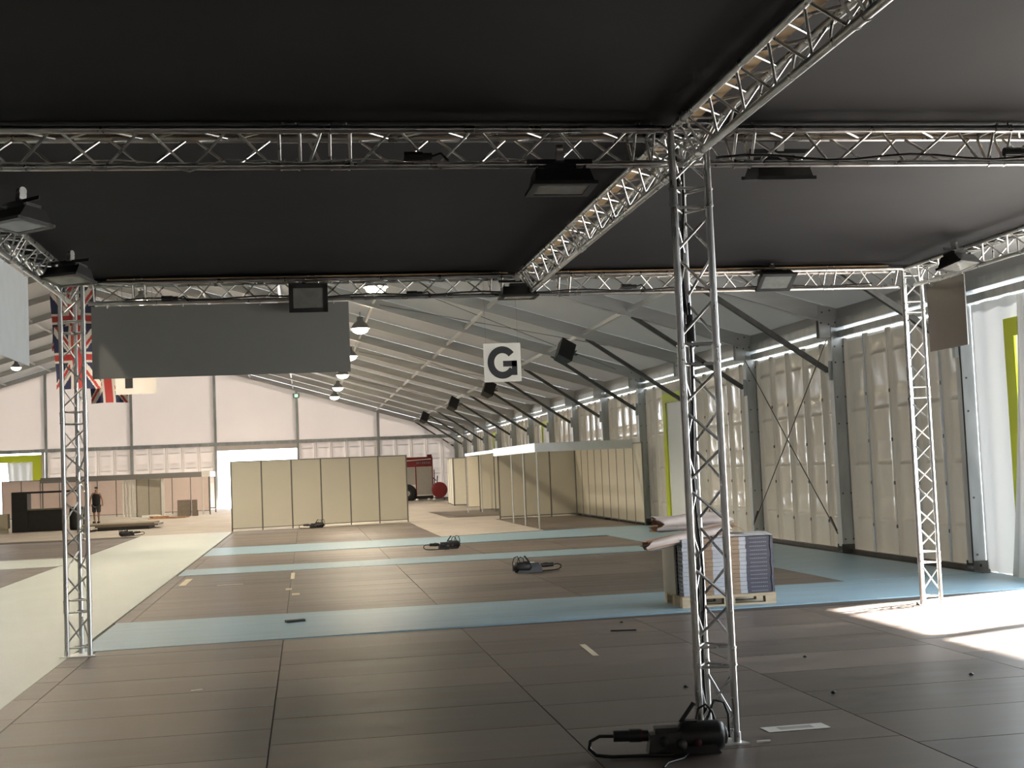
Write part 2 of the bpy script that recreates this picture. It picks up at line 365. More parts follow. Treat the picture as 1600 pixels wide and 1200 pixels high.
# ---- moulded wall panels
PW = 0.94; PH = 3.98
def panel_mesh(m, w=PW):
    xs = [0, .02, .05, .08, .12, .30, .5, .70, .88, .92, .95, .98, 1.0]
    xd = [.0, .055, .06, .02, 0, .028, .036, .028, 0, .02, .06, .055, .0]
    zs = [0, .03]; zd = [0., 0.]
    n = 4; hgt = (PH - .06) / n
    for k in range(n):
        b = .03 + k * hgt
        for t, d in ((.04, .1), (.08, .2), (.50, .5), (.58, 1.0), (.62, 1.25), (.635, .35), (.70, .4), (.92, .6), (.97, .1)):
            zs.append(b + t * hgt); zd.append(d)
    zs += [PH - .03, PH]; zd += [0, 0]
    mb = MB()
    def f(u, v):
        i = round(u * (len(xs) - 1)); j = round(v * (len(zs) - 1))
        d = xd[i] if i in (0, 1, 2, 3, 9, 10, 11, 12) else xd[i] * zd[j] * 1.3
        return (xs[i] * w, -d, zs[j])
    mb.grid(f, len(xs) - 1, len(zs) - 1, smooth=True)
    return mb.mesh('wall_panel', m)
PANELME = panel_mesh(PANEL); GPANELME = panel_mesh(GPANEL, 1.0)
CLIPME = MB().box((-.018, -.075, -.03), (.018, -.055, .03)).mesh('clip', BOLT)
LIGHTLEAKME = MB().box((-.035, -.072, .02), (.035, -.03, PH - .02)).mesh('light_leak_strip', LIGHTLEAK)
wall_right = root('wall_right', None, None, (XW, 0, 0), kind='structure'); wall_right['label'] = 'right wall of glossy moulded plastic panels between the columns'
QR = Quaternion((0, 0, 1), -math.pi / 2)
DOORS = {9: 'near', 13: 'mid', 16: 'far'}
for i in range(0, len(YS) - 1):
    if i == 4: continue                 # open bays
    y0, y1 = YS[i] + .09, YS[i + 1] - .09
    if i == 5: continue                        # doorway with the curtain, built below
    n = 5; step = (y1 - y0) / n
    for k in range(n):
        if i in DOORS and k < 3: continue
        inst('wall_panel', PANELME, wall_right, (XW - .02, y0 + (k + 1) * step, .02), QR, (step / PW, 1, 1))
        if i in (6, 7, 8) and k < n - 1:
            for z in (.55, 1.3, 2.05, 2.9): inst('clip', CLIPME, wall_right, (XW - .02, y0 + (k + 1) * step, z), QR)
        if i == 6 and k in (0, 1, 3): inst('light_leak_strip', LIGHTLEAKME, wall_right, (XW - .02, y0 + (k + 1) * step, .02), QR)
    if i >= 5: part('skirting_rail', MB().box((XW - .14, y0, -.01), (XW - .06, y1, .06)), DARKSTEEL, wall_right)
for i, lab in ((7, 'pair of crossed bracing wires on the right wall beside the pallet'),):
    r = root('bracing_wires', lab, 'wire', (XW - .3, YS[i], 0))
    part('wire', MB().tube((XW - .31, YS[i] + .1, 4.0), (XW - .31, YS[i + 1] - .1, .35), .011, 6), WIRE, r)
    part('wire', MB().tube((XW - .31, YS[i] + .1, .35), (XW - .31, YS[i + 1] - .1, 4.0), .011, 6), WIRE, r)
    part('turnbuckle', MB().tube((XW - .31, YS[i + 1] - .14, .40), (XW - .31, YS[i + 1] - .4, .65), .02, 8).tube((XW - .31, YS[i] + .14, .40), (XW - .31, YS[i] + .4, .65), .02, 8), DARKSTEEL, r)
# lime framed exit doors in the right wall
for i, nm in DOORS.items():
    y0, y1 = YS[i] + .1, YS[i] + .1 + 2.8
    lab = {'near': 'lime framed exit door in right wall behind the central truss tower', 'mid': 'lime framed exit door in right wall above the cream stand fascia', 'far': 'farthest lime framed exit door in right wall near the fire engine'}[nm]
    r = root('exit_door', lab, 'door', (XW, y0, 0))
    part('door_leaf', MB().box((XW - .05, y0 + .1, .02), (XW - .02, y1 - .1, 3.55)), CURTAIN, r)
    part('door_frame', MB().box((XW - .09, y1 - .32, 0), (XW - .05, y1 - .02, 3.72)).box((XW - .09, y0, 3.45), (XW - .05, y1 - .32, 3.72)).box((XW - .09, y0, 0), (XW - .05, y0 + .12, 3.45)), LIME, r)
    part('top_panel', MB().box((XW - .06, y0, 3.72), (XW - .03, y1, 4.0)), PANEL, r)

# near doorway: curtain, lime frame, drawn drape (bay YS[5]..YS[6])
yc = YS[6]
def wavy(x, ya, yb, z0, z1, amp, nw, ph=0.0):
    return MB().grid(lambda u, v: (x + amp * math.sin(u * nw * 2 * math.pi + ph) * (0.5 + .5 * (1 - v)), ya + (yb - ya) * u, z0 + (z1 - z0) * v), 40, 10)
cur = root('door_curtain', 'pale blue-white canvas curtain beside the column at the right edge', 'curtain', (XW, yc, 0))
part('canvas', wavy(XW - .10, yc - .095, yc - 1.9, .0, 4.0, .05, 3), CURTAIN, cur)
part('lime_border', MB().box((XW - .20, yc - 1.42, 0), (XW - .17, yc - 1.16, 3.66)).box((XW - .20, yc - 1.9, 3.40), (XW - .17, yc - 1.42, 3.66)), LIME, cur)
def drape(u, v):
    y = yc - 1.9 + 1.55 * (u - .5) * (0.22 + 0.55 * (1 - v) ** 1.6) + .15 * (1 - v) - .1
    return (XW - .32 + .07 * math.sin(u * 9 * math.pi) + .04 * math.sin(u * 23), y, .02 + 3.9 * v)
thing('drawn_drape', MB().grid(drape, 48, 14), CURTAIN, 'white canvas drape gathered at the sunlit doorway on the right', 'curtain')

# ---- gable (far end)
wall_far = root('wall_far', None, None, (0, YG, 0), kind='structure'); wall_far['label'] = 'far gable wall of pale canvas above moulded panels'
GX = [10.06 - 5.22 * k for k in range(9)]
for k, x in enumerate(GX[1:-1]):
    part('gable_post', MB().box((x - .08, YG - .14, 0), (x + .08, YG + .06, zraf(x))), GALV, wall_far)
part('gable_rail', MB().box((XL, YG - .09, 3.98), (XW, YG - .01, 4.2)), GALV, wall_far)
for k in range(8):
    xa, xb = GX[k] - .08, GX[k + 1] + .08
    za, zb = zskin(xa) - .02, zskin(xb) - .02
    p = [(xa, 4.12), (xb, 4.12), (xb, zb), (xa, za)]
    if xa > XR > xb: p = [(xa, 4.12), (xb, 4.12), (xb, zb), (XR, zskin(XR)), (xa, za)]
    part('gable_canvas', MB().prism([(x, YG - .03, z) for x, z in p], [(x, YG - .025, z) for x, z in p]), CANVAS, wall_far)
    if k == 2:    # open doorway
        part('door_header', MB().box((xb, YG - .06, 3.66), (xa, YG - .03, 4.08)), GPANEL, wall_far); continue
    if k == 5: continue
    for j in range(5):
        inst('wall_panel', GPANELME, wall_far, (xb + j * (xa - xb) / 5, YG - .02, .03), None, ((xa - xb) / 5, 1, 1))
# lime doorway at the left of the gable (bay 5: x -16.2 .. -21.4)
r = root('gable_doorway', 'bright lime framed doorway at the left of the far gable', 'door', (-17, YG, 0))
part('door_frame', MB().box((-16.86, YG - .12, 0), (-16.36, YG - .05, 3.86)).box((-21.2, YG - .12, 3.42), (-16.86, YG - .05, 3.86)), LIME, r)
part('door_curtain', MB().grid(lambda u, v: (-18.15 + 1.3 * u - .25 * v * (1 - u), YG - .1 + .05 * math.sin(u * 19), .03 + 3.4 * v), 30, 6), CURTAIN, r)
part('side_panel', MB().box((-16.36, YG - .06, 0), (-16.15, YG - .03, 4.06)), GPANEL, r)
for xa, xb in ((XL, -21.3), (-16.2, GX[3] + .08), (GX[2] - .08, XW)): part('skirting_rail', MB().box((xa, YG - .06, -.012), (xb, YG + .0, .07)), DARKSTEEL, wall_far)
wall_near = thing('wall_near', MB().prism([(XW, YN, 0), (XL, YN, 0), (XL, YN, 4.3), (XR, YN, zskin(XR)), (XW, YN, 4.3)], [(XW, YN - .03, 0), (XL, YN - .03, 0), (XL, YN - .03, 4.3), (XR, YN - .03, zskin(XR)), (XW, YN - .03, 4.3)]), CANVAS, 'near gable wall behind the camera', None, kind='structure')
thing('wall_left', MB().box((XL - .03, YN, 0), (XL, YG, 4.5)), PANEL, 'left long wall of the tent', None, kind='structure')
for x, y, z, lab in ((-0.4, YG - .25, 6.9, 'green emergency light on a gable post right of the grey banner'), (-13.6, 62.0, 8.2, 'green emergency light hanging under the roof left of the flags')):
    r = root('emergency_light', lab, 'light', (x, y, z))
    part('housing', MB().box((x - .2, y - .06, z), (x + .2, y + .06, z + .3)), GREYHOUSING, r)
    part('sign_face', MB().box((x - .1, y - .07, z + .06), (x + .1, y - .06, z + .24)), GREENLED, r)
    part('hanger', MB().tube((x - .2, y, z + .28), (x - .2, y, zraf(x) + (.1 if y < 70 else -.3)), .02, 6).tube((x + .2, y, z + .28), (x + .2, y, zraf(x) + (.1 if y < 70 else -.3)), .02, 6), GALV, r)

# ------------------------------------------------------------------ high-bay lamps
def highbay(x, y, label, group, on=True):
    z = zraf(x) - 0.42
    r = root('high_bay_lamp', label, 'lamp', (x, y, z), group)
    part('reflector', MB().lathe((x, y, z), [(.30, 0), (.29, .03), (.2, .16), (.1, .24), (.1, .36), (0.0, .37)], 20), GREYHOUSING, r)
    part('bulb', MB().lathe((x, y, z + .01), [(0, -.17), (.12, -.155), (.22, -.10), (.27, .0), (.25, .02), (0, .03)], 20), BULB, r)
    part('hanger', MB().tube((x, y, z + .36), (x, y, zraf(x) + .1), .02, 6), GALV, r)
    ld = bpy.data.lights.new('lamp_light', 'SPOT'); ld.energy = LAMP_W; ld.color = (1.0, 0.86, 0.66); ld.shadow_soft_size = 0.24; ld.spot_size = math.radians(150); ld.spot_blend = 0.6
    lo = bpy.data.objects.new('lamp_light', ld); COL.objects.link(lo); lo.parent = r; lo.location = (0, 0, -.3)
for k in range(6):
    highbay(1.82, [31.4, 40.4, 49.9, 59.3, 68.0, 75.9][k], ['nearest glowing high-bay lamp, above the rear truss', 'glowing high-bay lamp just right of the grey banner, second of the row', 'third glowing high-bay lamp of the row right of the banner', 'fourth glowing high-bay lamp of the row right of the banner', 'fifth glowing high-bay lamp of the row, second from the far gable', 'last glowing high-bay lamp of the row, nearest the far gable'][k], 'row of high-bay lamps right of the banner')
for k in range(8):
    highbay(-5.8, [13.4, 22.3, 31.4, 40.4, 49.9, 59.3, 68.0, 75.9][k], ORD[k] + ' high-bay lamp of the row hidden above the grey banner', 'row of high-bay lamps behind the banner')
highbay(-15.8, 76.8, 'high-bay lamp glowing at the left edge below the pale hanging panel', 'row of high-bay lamps left of the ridge')

# ------------------------------------------------------------------ aluminium trusses
CC = 0.239; TH = 0.207; RC = 0.0245
COUPME = MB().tube((0, 0, -.055), (0, 0, .055), .0275, 12).tube((0, 0, -.062), (0, 0, -.05), .0315, 12).tube((0, 0, .05), (0, 0, .062), .0315, 12).tube((0, .02, -.04), (0, .045, -.04), .008, 6).tube((0, .02, .04), (0, .045, .04), .008, 6).mesh('coupler', ALU)
def truss(name, label, A, B, offs, joints, group, period=0.515):
    """three chord lattice from A to B; offs = chord offsets"""
    A = Vector(A); B = Vector(B); L = (B - A).length; d = (B - A) / L
    r = root(name, label, 'truss', A, group)
    offs = [Vector(o) for o in offs]
    for o in offs: part('chord', MB().tube(A + o, B + o, RC, 14), ALU, r)
    q = d.to_track_quat('Z', 'Y')
    cuts = sorted([0.0] + [j for j in joints] + [L])
    for j in joints:
        for o in offs: inst('coupler', COUPME, r, A + d * j + o, q)
    for s in range(len(cuts) - 1):
        a, b = cuts[s] + .065, cuts[s + 1] - .065
        if b - a < .1: continue
        pairs = [(0, 1), (1, 2), (2, 0)]
        for (i, k) in pairs:
            for t in (a, b):
                rod('brace', A + d * t + offs[i], A + d * t + offs[k], r)
            n = max(1, round((b - a - .06) / (period / 2))); st = (b - a - .06) / n
            for m in range(n):
                t0 = a + .03 + m * st + .02; t1 = a + .03 + (m + 1) * st - .02
                p, s2 = (i, k) if m % 2 == 0 else (k, i)
                rod('brace', A + d * t0 + offs[p], A + d * t1 + offs[s2], r)
    return r
ZB = 3.838
GT = 'aluminium trusses carrying the black canopy'
offX = [(0, -CC / 2, TH), (0, CC / 2, TH), (0, 0, 0)]      # truss running along x
offY = [(-CC / 2, 0, TH), (CC / 2, 0, TH), (0, 0, 0)]      # truss running along y
truss('truss_beam', 'aluminium truss beam crossing the whole picture in front, left and right of the tower', (-2.36, 8.45, ZB), (7.2, 8.45, ZB), offX, [2.33, 2.65, 4.66, 5.36, 7.22, 7.6], GT)
truss('truss_beam', 'aluminium truss beam at the rear edge of the canopy, above the grey banner', (-2.3, 14.93, ZB), (7.22, 14.93, ZB), offX, [.55, 2.45, 4.55, 5.35, 8.6], GT)
truss('truss_beam', 'aluminium truss beam running from the top right corner into the depth', (2.6, -4.6, ZB), (2.6, 14.75, ZB), offY, [1.5, 4.5, 7.5, 10.2, 12.7, 13.5, 16.4, 19.0], GT)
truss('truss_beam', 'aluminium truss beam along the left edge of the canopy, with two floodlights', (-2.47, -4.6, ZB), (-2.47, 14.8, ZB), offY, [4.5, 9.5, 13.0, 16.5], GT)
truss('truss_beam', 'aluminium truss beam along the right edge of the canopy', (7.36, -4.6, ZB), (7.36, 14.8, ZB), offY, [4.5, 9.5, 13.0, 16.2], GT)
def tower(label, x, y, joints, top):
    offs = [(-CC / 2, -.1, 0), (CC / 2, -.1, 0), (0, .107, 0)]
    r = truss('truss_tower', label, (x, y, 0.03), (x, y, top), offs, joints, 'truss towers of the canopy', 0.52)
    b = [(x - .19, y - .17), (x + .19, y - .17), (x + .05, y + .19), (x - .05, y + .19)]
    part('base_plate', MB().prism([(p, q, 0) for p, q in b], [(p, q, .012) for p, q in b]), PLATE, r)
    for ox, oy, _ in offs: part('foot', MB().tube((x + ox, y + oy, .01), (x + ox, y + oy, .075), .03, 12).tube((x + ox + .0, y + oy - .045, .05), (x + ox, y + oy + .045, .05), .007, 6), ALU, r)
    return r
tower('tall aluminium truss tower in the middle foreground, with black cables', 2.59, 8.42, [.53, 2.51, 3.55], 4.03)
tower('aluminium truss tower standing on the pale aisle at the left', -2.47, 14.98, [.51, 2.55, 3.55], 4.03)
tower('aluminium truss tower standing in the bright sunlight at the right', 7.36, 14.98, [.53, 2.51, 3.55], 4.03)

# black canopy
can = root('black_canopy', 'black fabric canopy stretched over the trusses', 'canopy', (2.4, 8, 4.1))
for (x0, x1) in ((-2.6, 2.6), (2.6, 7.5)):
    for (y0, y1) in ((8.45, 15.06), (1.9, 8.45), (-4.65, 1.9)):
        def f(u, v, x0=x0, x1=x1, y0=y0, y1=y1):
            e = min(1, 4 * u * (1 - u) * 1.6) * min(1, 4 * v * (1 - v) * 1.6)
            return (x0 + (x1 - x0) * u, y0 + (y1 - y0) * v, 4.125 + .055 * e + .006 * math.sin(9 * u + 4 * v) * e)
        part('fabric_panel', MB().grid(f, 24, 24, flip=True), BLACKCLOTH, can)
part('fabric_edge', MB().box((-2.62, 15.05, 4.085), (7.52, 15.075, 4.19)).box((-2.62, -4.65, 4.085), (-2.6, 15.06, 4.19)).box((7.5, -4.65, 4.085), (7.52, 15.06, 4.19)), BLACKCLOTH, can)
# timber battens on the trusses
BT = 'timber battens lying on the trusses'
zt = ZB + TH + RC
for a, b, lab in (((-2.2, 8.50, zt), (2.35, 8.50, zt), 'timber batten on the front truss left of the tower'), ((2.85, 8.50, zt), (7.1, 8.50, zt), 'timber batten on the front truss right of the tower'),
                  ((2.58, -4.4, zt), (2.58, 8.25, zt), 'timber batten in the truss running to the top right corner'), ((2.58, 8.65, zt), (2.58, 14.6, zt), 'timber batten in the truss between the front and the rear beams'),
                  ((-2.1, 14.98, zt), (2.4, 14.98, zt), 'timber batten on the rear truss above the grey banner'), ((2.8, 14.98, zt), (7.1, 14.98, zt), 'timber batten on the rear truss right of the middle junction')):
    a = Vector(a) + Vector((0, 0, .019)); b = Vector(b) + Vector((0, 0, .019))
    thing('batten', MB().bar(a, b, .075, .036), WOOD, lab, 'batten', BT)

# ------------------------------------------------------------------ floodlights
FW, FD, FH = 0.40, 0.30, 0.115
def floodlight(loc, rz, tilt, label, w=1.0):
    r = root('floodlight', label, 'floodlight', loc, 'black floodlights clamped to the trusses')
    L0 = Vector(loc); ORIGIN[r.name] = Vector((0, 0, 0))
    a, b = FW / 2, FD / 2
    part('housing', MB().prism([(-a, -b, 0), (a, -b, 0), (a, b, 0), (-a, b, 0)], [(-a * .9, -b * .55, FH), (a * .9, -b * .55, FH), (a * .9, b * .6, FH), (-a * .9, b * .6, FH)]).box((-a * .5, -b * .3, FH), (a * .5, b * .3, FH + .04)), BLACK, r)
    part('fins', MB().box((-a * .8, -b * .45, FH), (-a * .78, b * .45, FH + .03)).box((a * .78, -b * .45, FH), (a * .8, b * .45, FH + .03)), BLACK, r)
    part('rim', MB().box((-a - .015, -b - .015, -.012), (a + .015, -b + .034, .012)).box((-a - .015, b - .034, -.012), (a + .015, b + .015, .012)).box((-a - .015, -b, -.012), (-a + .034, b, .012)).box((a - .034, -b, -.012), (a + .015, b, .012)), BLACK, r)
    part('glass', MB().box((-a + .02, -b + .02, -.008), (a - .02, b - .02, .004)), GLASS, r)
    part('yoke', MB().bar((-a - .02, 0, .04), (-a - .02, 0, FH + .07), .03, .006).bar((a + .02, 0, .04), (a + .02, 0, FH + .07), .03, .006).bar((-a - .02, 0, FH + .07), (a + .02, 0, FH + .07), .03, .006, (0, 1, 0)), BLACK, r)
    part('clamp', MB().box((-.025, -.03, FH + .07), (.025, .03, FH + .13)).tube((-.02, 0, FH + .15), (.02, 0, FH + .15), .034, 12), ALU, r)
    r.rotation_euler = (Matrix.Rotation(rz, 4, 'Z') @ Matrix.Rotation(tilt, 4, 'X')).to_euler()
D = math.radians
floodlight((1.73, 8.40, 3.665), 0, D(-3), 'black floodlight hanging under the front truss left of the tower')
floodlight((3.36, 8.72, 3.80), 0, D(12), 'black floodlight behind the front truss right of the tower')
floodlight((-2.08, 10.3, 3.83), D(-42), D(-6), 'black floodlight at the left edge of the picture')
floodlight((-2.2, 13.1, 3.83), D(-28), D(-10), 'black floodlight near the top of the left tower')
floodlight((0.1, 14.76, 3.83), 0, D(-68), 'black floodlight on the rear truss above the grey banner')
floodlight((2.47, 14.70, 3.78), 0, D(0), 'black floodlight where the middle truss meets the rear truss')
floodlight((5.58, 14.74, 3.90), 0, D(-30), 'black floodlight with bright glass on the rear truss at the right')
floodlight((7.12, 13.25, 3.83), D(28), D(-12), 'black floodlight on the right truss beside the brushed panel')

# cables and small connectors on trusses
def sag(a, b, n, s, jit=0.0):
    a = Vector(a); b = Vector(b); out = []
    for i in range(n + 1):
        t = i / n; p = a.lerp(b, t); p.z -= s * abs(math.sin(math.pi * t * (n // 4))); p.z += random.uniform(-jit, jit); p.y += random.uniform(-jit, jit); out.append(p)
    return out
thing('cable', MB().path([(-2.2 + .22 * i, 8.43 - .01 * (i % 2), ZB + .028 + (.012 * math.sin(i * 1.7)) - (.06 if i in (7, 15) else 0)) for i in range(19)], .005), WHITECABLE, 'thin white cable along the front truss left of the tower', 'cable')
thing('cable', MB().path([(2.8 + .2 * i, 8.40, ZB + .03 + .02 * math.sin(i * 1.1)) for i in range(22)], .009), BLACK, 'black cable along the front truss right of the tower', 'cable')
thing('cable', MB().path([(-1.9 + .25 * i, 14.9, ZB + .03 + .015 * math.sin(i * 1.3)) for i in range(36)], .009), BLACK, 'black cable along the rear truss', 'cable')
thing('cable', MB().path([(2.545 + .012 * math.sin(i * .9), 8.50 + .01 * math.cos(i * 1.2), 3.95 - i * .13) for i in range(31)], .011), BLACK, 'black power cable hanging down inside the middle tower', 'cable')
thing('cable', MB().path([(2.575 + .015 * math.sin(i * .6 + 1), 8.485 + .01 * math.cos(i), 3.9 - i * .13) for i in range(30)], .008), BLACK, 'thinner black cable hanging down inside the middle tower', 'cable')
thing('cable', MB().path([(XW - .5, YS[6] - .1, 4.2), (XW - .35, YS[6] - .11, 3.85), (XW - .33, YS[6] - .12, 3.0), (XW - .33, YS[6] - .12, 1.2), (XW - .33, YS[6] - .12, .1)], .012), BLACK, 'black cable down the column at the right edge', 'cable')
def connector(p, label, ax=(1, 0, 0)):
    r = root('plug_connector', label, 'connector', p, 'black plug connectors on the trusses'); v = Vector(p); a = Vector(ax)
    part('body', MB().tube(v - a * .09, v + a * .03, .032, 10).tube(v + a * .03, v + a * .09, .024, 10), BLACK, r)
    part('tail', MB().path([v + a * .09, v + a * .15 + Vector((0, 0, .02)), v + a * .2 + Vector((0, 0, -.03))], .009), BLACK, r)
connector((0.79, 8.40, 3.885), 'black plug connector on the front truss left of the floodlight')
connector((4.99, 8.40, 3.90), 'black plug connector on the front truss at the right edge')
connector((-1.42, 14.88, 3.87), 'black plug connector on the rear truss above the left banner end')
connector((1.3, 14.88, 3.87), 'black plug connector on the rear truss right of the banner')
connector((3.82, 14.88, 3.90), 'black plug connector on the rear truss left of the middle tower')
connector((2.57, 8.42, 2.72), 'black plug connector on the cable inside the middle tower', (0, 0, 1))

# ------------------------------------------------------------------ banners and hanging signs
def banner(name, label, a, b, z0, z1, m, th=.012):
    a = Vector((*a, 0)); b = Vector((*b, 0)); d = (b - a).normalized(); n = Vector((-d.y, d.x, 0)) * th
    mb = MB().prism([a + Vector((0, 0, z0)), b + Vector((0, 0, z0)), b + n + Vector((0, 0, z0)), a + n + Vector((0, 0, z0))], [a + Vector((0, 0, z1)), b + Vector((0, 0, z1)), b + n + Vector((0, 0, z1)), a + n + Vector((0, 0, z1))])
    r = root(name, label, 'banner', (a.x, a.y, z0)); part('sheet', mb, m, r)
    k = MB()
    for t in (.06, .35, .65, .94):
        p = a.lerp(b, t); k.tube((p.x, p.y, z1 - .02), (p.x, p.y, z1 + .05), .006, 6)
    part('ties', k, ALU, r); return r
banner('hanging_banner', 'wide grey blank banner hanging from the rear truss', (-2.27, 14.92), (0.55, 14.92), 3.0, 3.80, BANNER)
banner('hanging_banner', 'pale grey blank banner hanging from the left truss', (-2.50, 9.93), (-2.50, 12.73), 2.97, 3.80, PALEBANNER)
banner('hanging_banner', 'small brushed metal-grey panel hanging from the right truss', (7.38, 13.64), (7.38, 14.54), 3.0, 3.80, METALPANEL)
# G sign
gx, gy_, gz_ = 3.07, 20.0, 3.165
r = root('hanging_sign', 'square white sign with a large black letter G', 'sign', (gx, gy_, gz_))
part('board', MB().box((gx - .29, gy_, gz_), (gx + .29, gy_ + .012, gz_ + .60)), SIGN, r)
def gpoly():
    ox, oz = gx + .0, gz_ + .30; ro, ri = .225, .125; outp, inp = [], []
    for i in range(41):
        t = D(38 + (360 - 38 - 0) * i / 40)
        outp.append((ox + ro * 1.03 * math.cos(t), oz + ro * 1.12 * math.sin(t)))
        inp.append((ox + ri * 1.03 * math.cos(t), oz + ri * 1.16 * math.sin(t)))
    return outp, inp
op, ip = gpoly(); mb = MB(); yy = gy_ - .003
cut = [i for i in range(41) if not (i > 38 and False)]
for i in range(36):
    q = [op[i], op[i + 1], ip[i + 1], ip[i]]
    mb.prism([(x, yy, z) for x, z in q], [(x, gy_, z) for x, z in q])
ox, oz = gx, gz_ + .30
for (xa, xb, za, zb) in ((ox + .01, ox + .228, oz - .065, oz + .025), (ox + .145, ox + .228, oz - .2, oz + .025)):
    mb.box((xa, yy - .0005, za), (xb, gy_, zb))
part('letter', mb, INK, r, 'bold black letter G')
part('hanging_wire', MB().tube((gx - .25, gy_ + .006, gz_ + .59), (gx - .25, gy_ + .006, zskin(gx) - .06), .0015, 4).tube((gx + .25, gy_ + .006, gz_ + .59), (gx + .25, gy_ + .006, zskin(gx) - .06), .0015, 4), WIRE, r)

# flags
def ujcol(u, v):
    # u along fly 0..1, v along hoist 0..1 ; units 60 x 30
    x, y = (u - .5) * 60, (v - .5) * 30
    if abs(x) < 3 or abs(y) < 3: return 1
    if abs(x) < 5 or abs(y) < 5: return 2
    k = math.hypot(60, 30); d1 = (x * 30 - y * 60) / k; d2 = (x * 30 + y * 60) / k
    s = 1 if x > 0 else -1
    for d, sg in ((d1, 1), (d2, -1)):
        dd = d * sg * s * (1 if sg > 0 else 1)
        if 0 <= (d * s * -1 if sg > 0 else d * s) < 2: return 1
    if abs(d1) < 3 or abs(d2) < 3: return 2
    return 0
def uflag(label, x0, x1, z0, z1, y, ph):
    r = root('flag', label, 'flag', ((x0 + x1) / 2, y, z0), 'flags hanging under the tent roof')
    part('cloth', MB().grid(lambda u, v: (x0 + (x1 - x0) * u + .03 * math.sin(v * 5 + ph), y + .05 * math.sin(u * 7 + ph) + .03 * math.sin(v * 6), z0 + (z1 - z0) * v + .02 * math.sin(u * 3)), 48, 84, True, lambda u, v: ujcol(v, u)), [FBLUE, FRED, FWHITE], r)
    part('cord', MB().tube((x0 + .1, y, z1), (x0 + .1, y, zskin(x0) - .05), .006, 4).tube((x1 - .1, y, z1), (x1 - .1, y, zskin(x1) - .05), .006, 4).tube((x0 - .05, y, z1), (x1 + .05, y, z1), .015, 6), WIRE, r)
uflag('uppermost British flag hanging behind the left tower', -8.12, -6.72, 6.30, 8.40, 45.0, 0)
uflag('British flag hanging behind the left tower, below another flag', -7.96, -6.56, 4.98, 7.06, 44.6, 1.0)
uflag('British flag whose lower end shows under the grey banner', -6.99, -5.80, 4.54, 6.33, 45.4, 2.0)
r = root('flag', 'white flag with a black stripe showing under the grey banner', 'flag', (-5.3, 44.3, 4.75), 'flags hanging under the tent roof')
part('cloth', MB().grid(lambda u, v: (-6.02 + 1.3 * u, 44.3 + .03 * math.sin(u * 8), 4.74 + 1.9 * v), 26, 38, True, lambda u, v: 1 if (.23 < u < .43 and v > .11) else 0), [FWHITE, INK], r)
part('cord', MB().tube((-6.02, 44.3, 6.64), (-4.72, 44.3, 6.64), .015, 6).tube((-5.9, 44.3, 6.64), (-5.9, 44.3, zskin(-5.9) - .05), .006, 4).tube((-4.8, 44.3, 6.64), (-4.8, 44.3, zskin(-4.8) - .05), .006, 4), WIRE, r)

# speakers on the knee braces
for k, (x, y, z, lab) in enumerate(((6.62, 32.7, 4.72, 'black loudspeaker nearest, hanging from the roof right of the G sign'), (6.70, 47.4, 4.72, 'black loudspeaker half hidden under the G sign'), (6.50, 57.3, 4.72, 'black loudspeaker, third from the camera, below the roof'), (6.55, 71.9, 4.76, 'farthest black loudspeaker near the gable'))):
    r = root('loudspeaker', lab, 'speaker', (x, y, z), 'black loudspeakers along the roof'); ORIGIN[r.name] = Vector((0, 0, 0))
    part('cabinet', MB().prism([(-.21, -.16, -.27), (.21, -.16, -.27), (.15, .16, -.27), (-.15, .16, -.27)], [(-.21, -.16, .27), (.21, -.16, .27), (.15, .16, .27), (-.15, .16, .27)]), BLACK, r)
    part('grille', MB().box((-.19, -.172, -.25), (.19, -.16, .25)), BLACKPAINT, r)
    part('bracket', MB().bar((0, .1, .0), (.42, .12, .22), .04, .04).tube((.3, .1, .15), (.36, .1, .3), .02, 8), DARKSTEEL, r)
    r.rotation_euler = (D(-22), D(28), D(12))

# ------------------------------------------------------------------ shell scheme stands
def shellwall(name, label, a, b, n, z0, z1, m, group=None, postm=POST, pr=.024):
    a = Vector((*a, 0)); b = Vector((*b, 0)); d = (b - a) / n; u = d.normalized(); nn = Vector((-u.y, u.x, 0))
    r = root(name, label, 'stand wall', a, group)
    for i in range(n):
        p, q = a + d * i + u * pr, a + d * (i + 1) - u * pr
        part('panel', MB().prism([p - nn * .008 + Vector((0, 0, z0)), q - nn * .008 + Vector((0, 0, z0)), q + nn * .008 + Vector((0, 0, z0)), p + nn * .008 + Vector((0, 0, z0))], [p - nn * .008 + Vector((0, 0, z1)), q - nn * .008 + Vector((0, 0, z1)), q + nn * .008 + Vector((0, 0, z1)), p + nn * .008 + Vector((0, 0, z1))]), m, r)
    for i in range(n + 1):
        p = a + d * i; part('post', MB().tube((p.x, p.y, 0), (p.x, p.y, z1 + .02), pr, 8), postm, r)
    part('rail', MB().bar(a + Vector((0, 0, z0)), b + Vector((0, 0, z0)), .03, .03).bar(a + Vector((0, 0, z1)), b + Vector((0, 0, z1)), .03, .03), postm, r)
    return r
shellwall('shell_wall', 'long cream shell-scheme wall of six panels in the middle of the hall', (-2.57, 47.25), (3.70, 48.55), 6, .09, 2.44, CREAM)
shellwall('shell_wall', 'cream shell-scheme back wall of the stand by the right wall', (6.87, 46.8), (9.72, 46.95), 3, .08, 2.40, CREAM)
shellwall('shell_wall', 'row of narrow cream panels closing the right side of the stand', (9.74, 46.9), (9.66, 37.0), 9, .08, 2.40, CREAM)
shellwall('shell_wall', 'pair of dull cream panels standing behind the right-hand stand', (7.38, 56.0), (8.6, 55.2), 2, .1, 2.46, CREAM)
shellwall('shell_wall', 'narrow cream panel left of the dull pair, farther back', (7.55, 62.0), (8.5, 61.4), 1, .05, 2.44, CREAM)
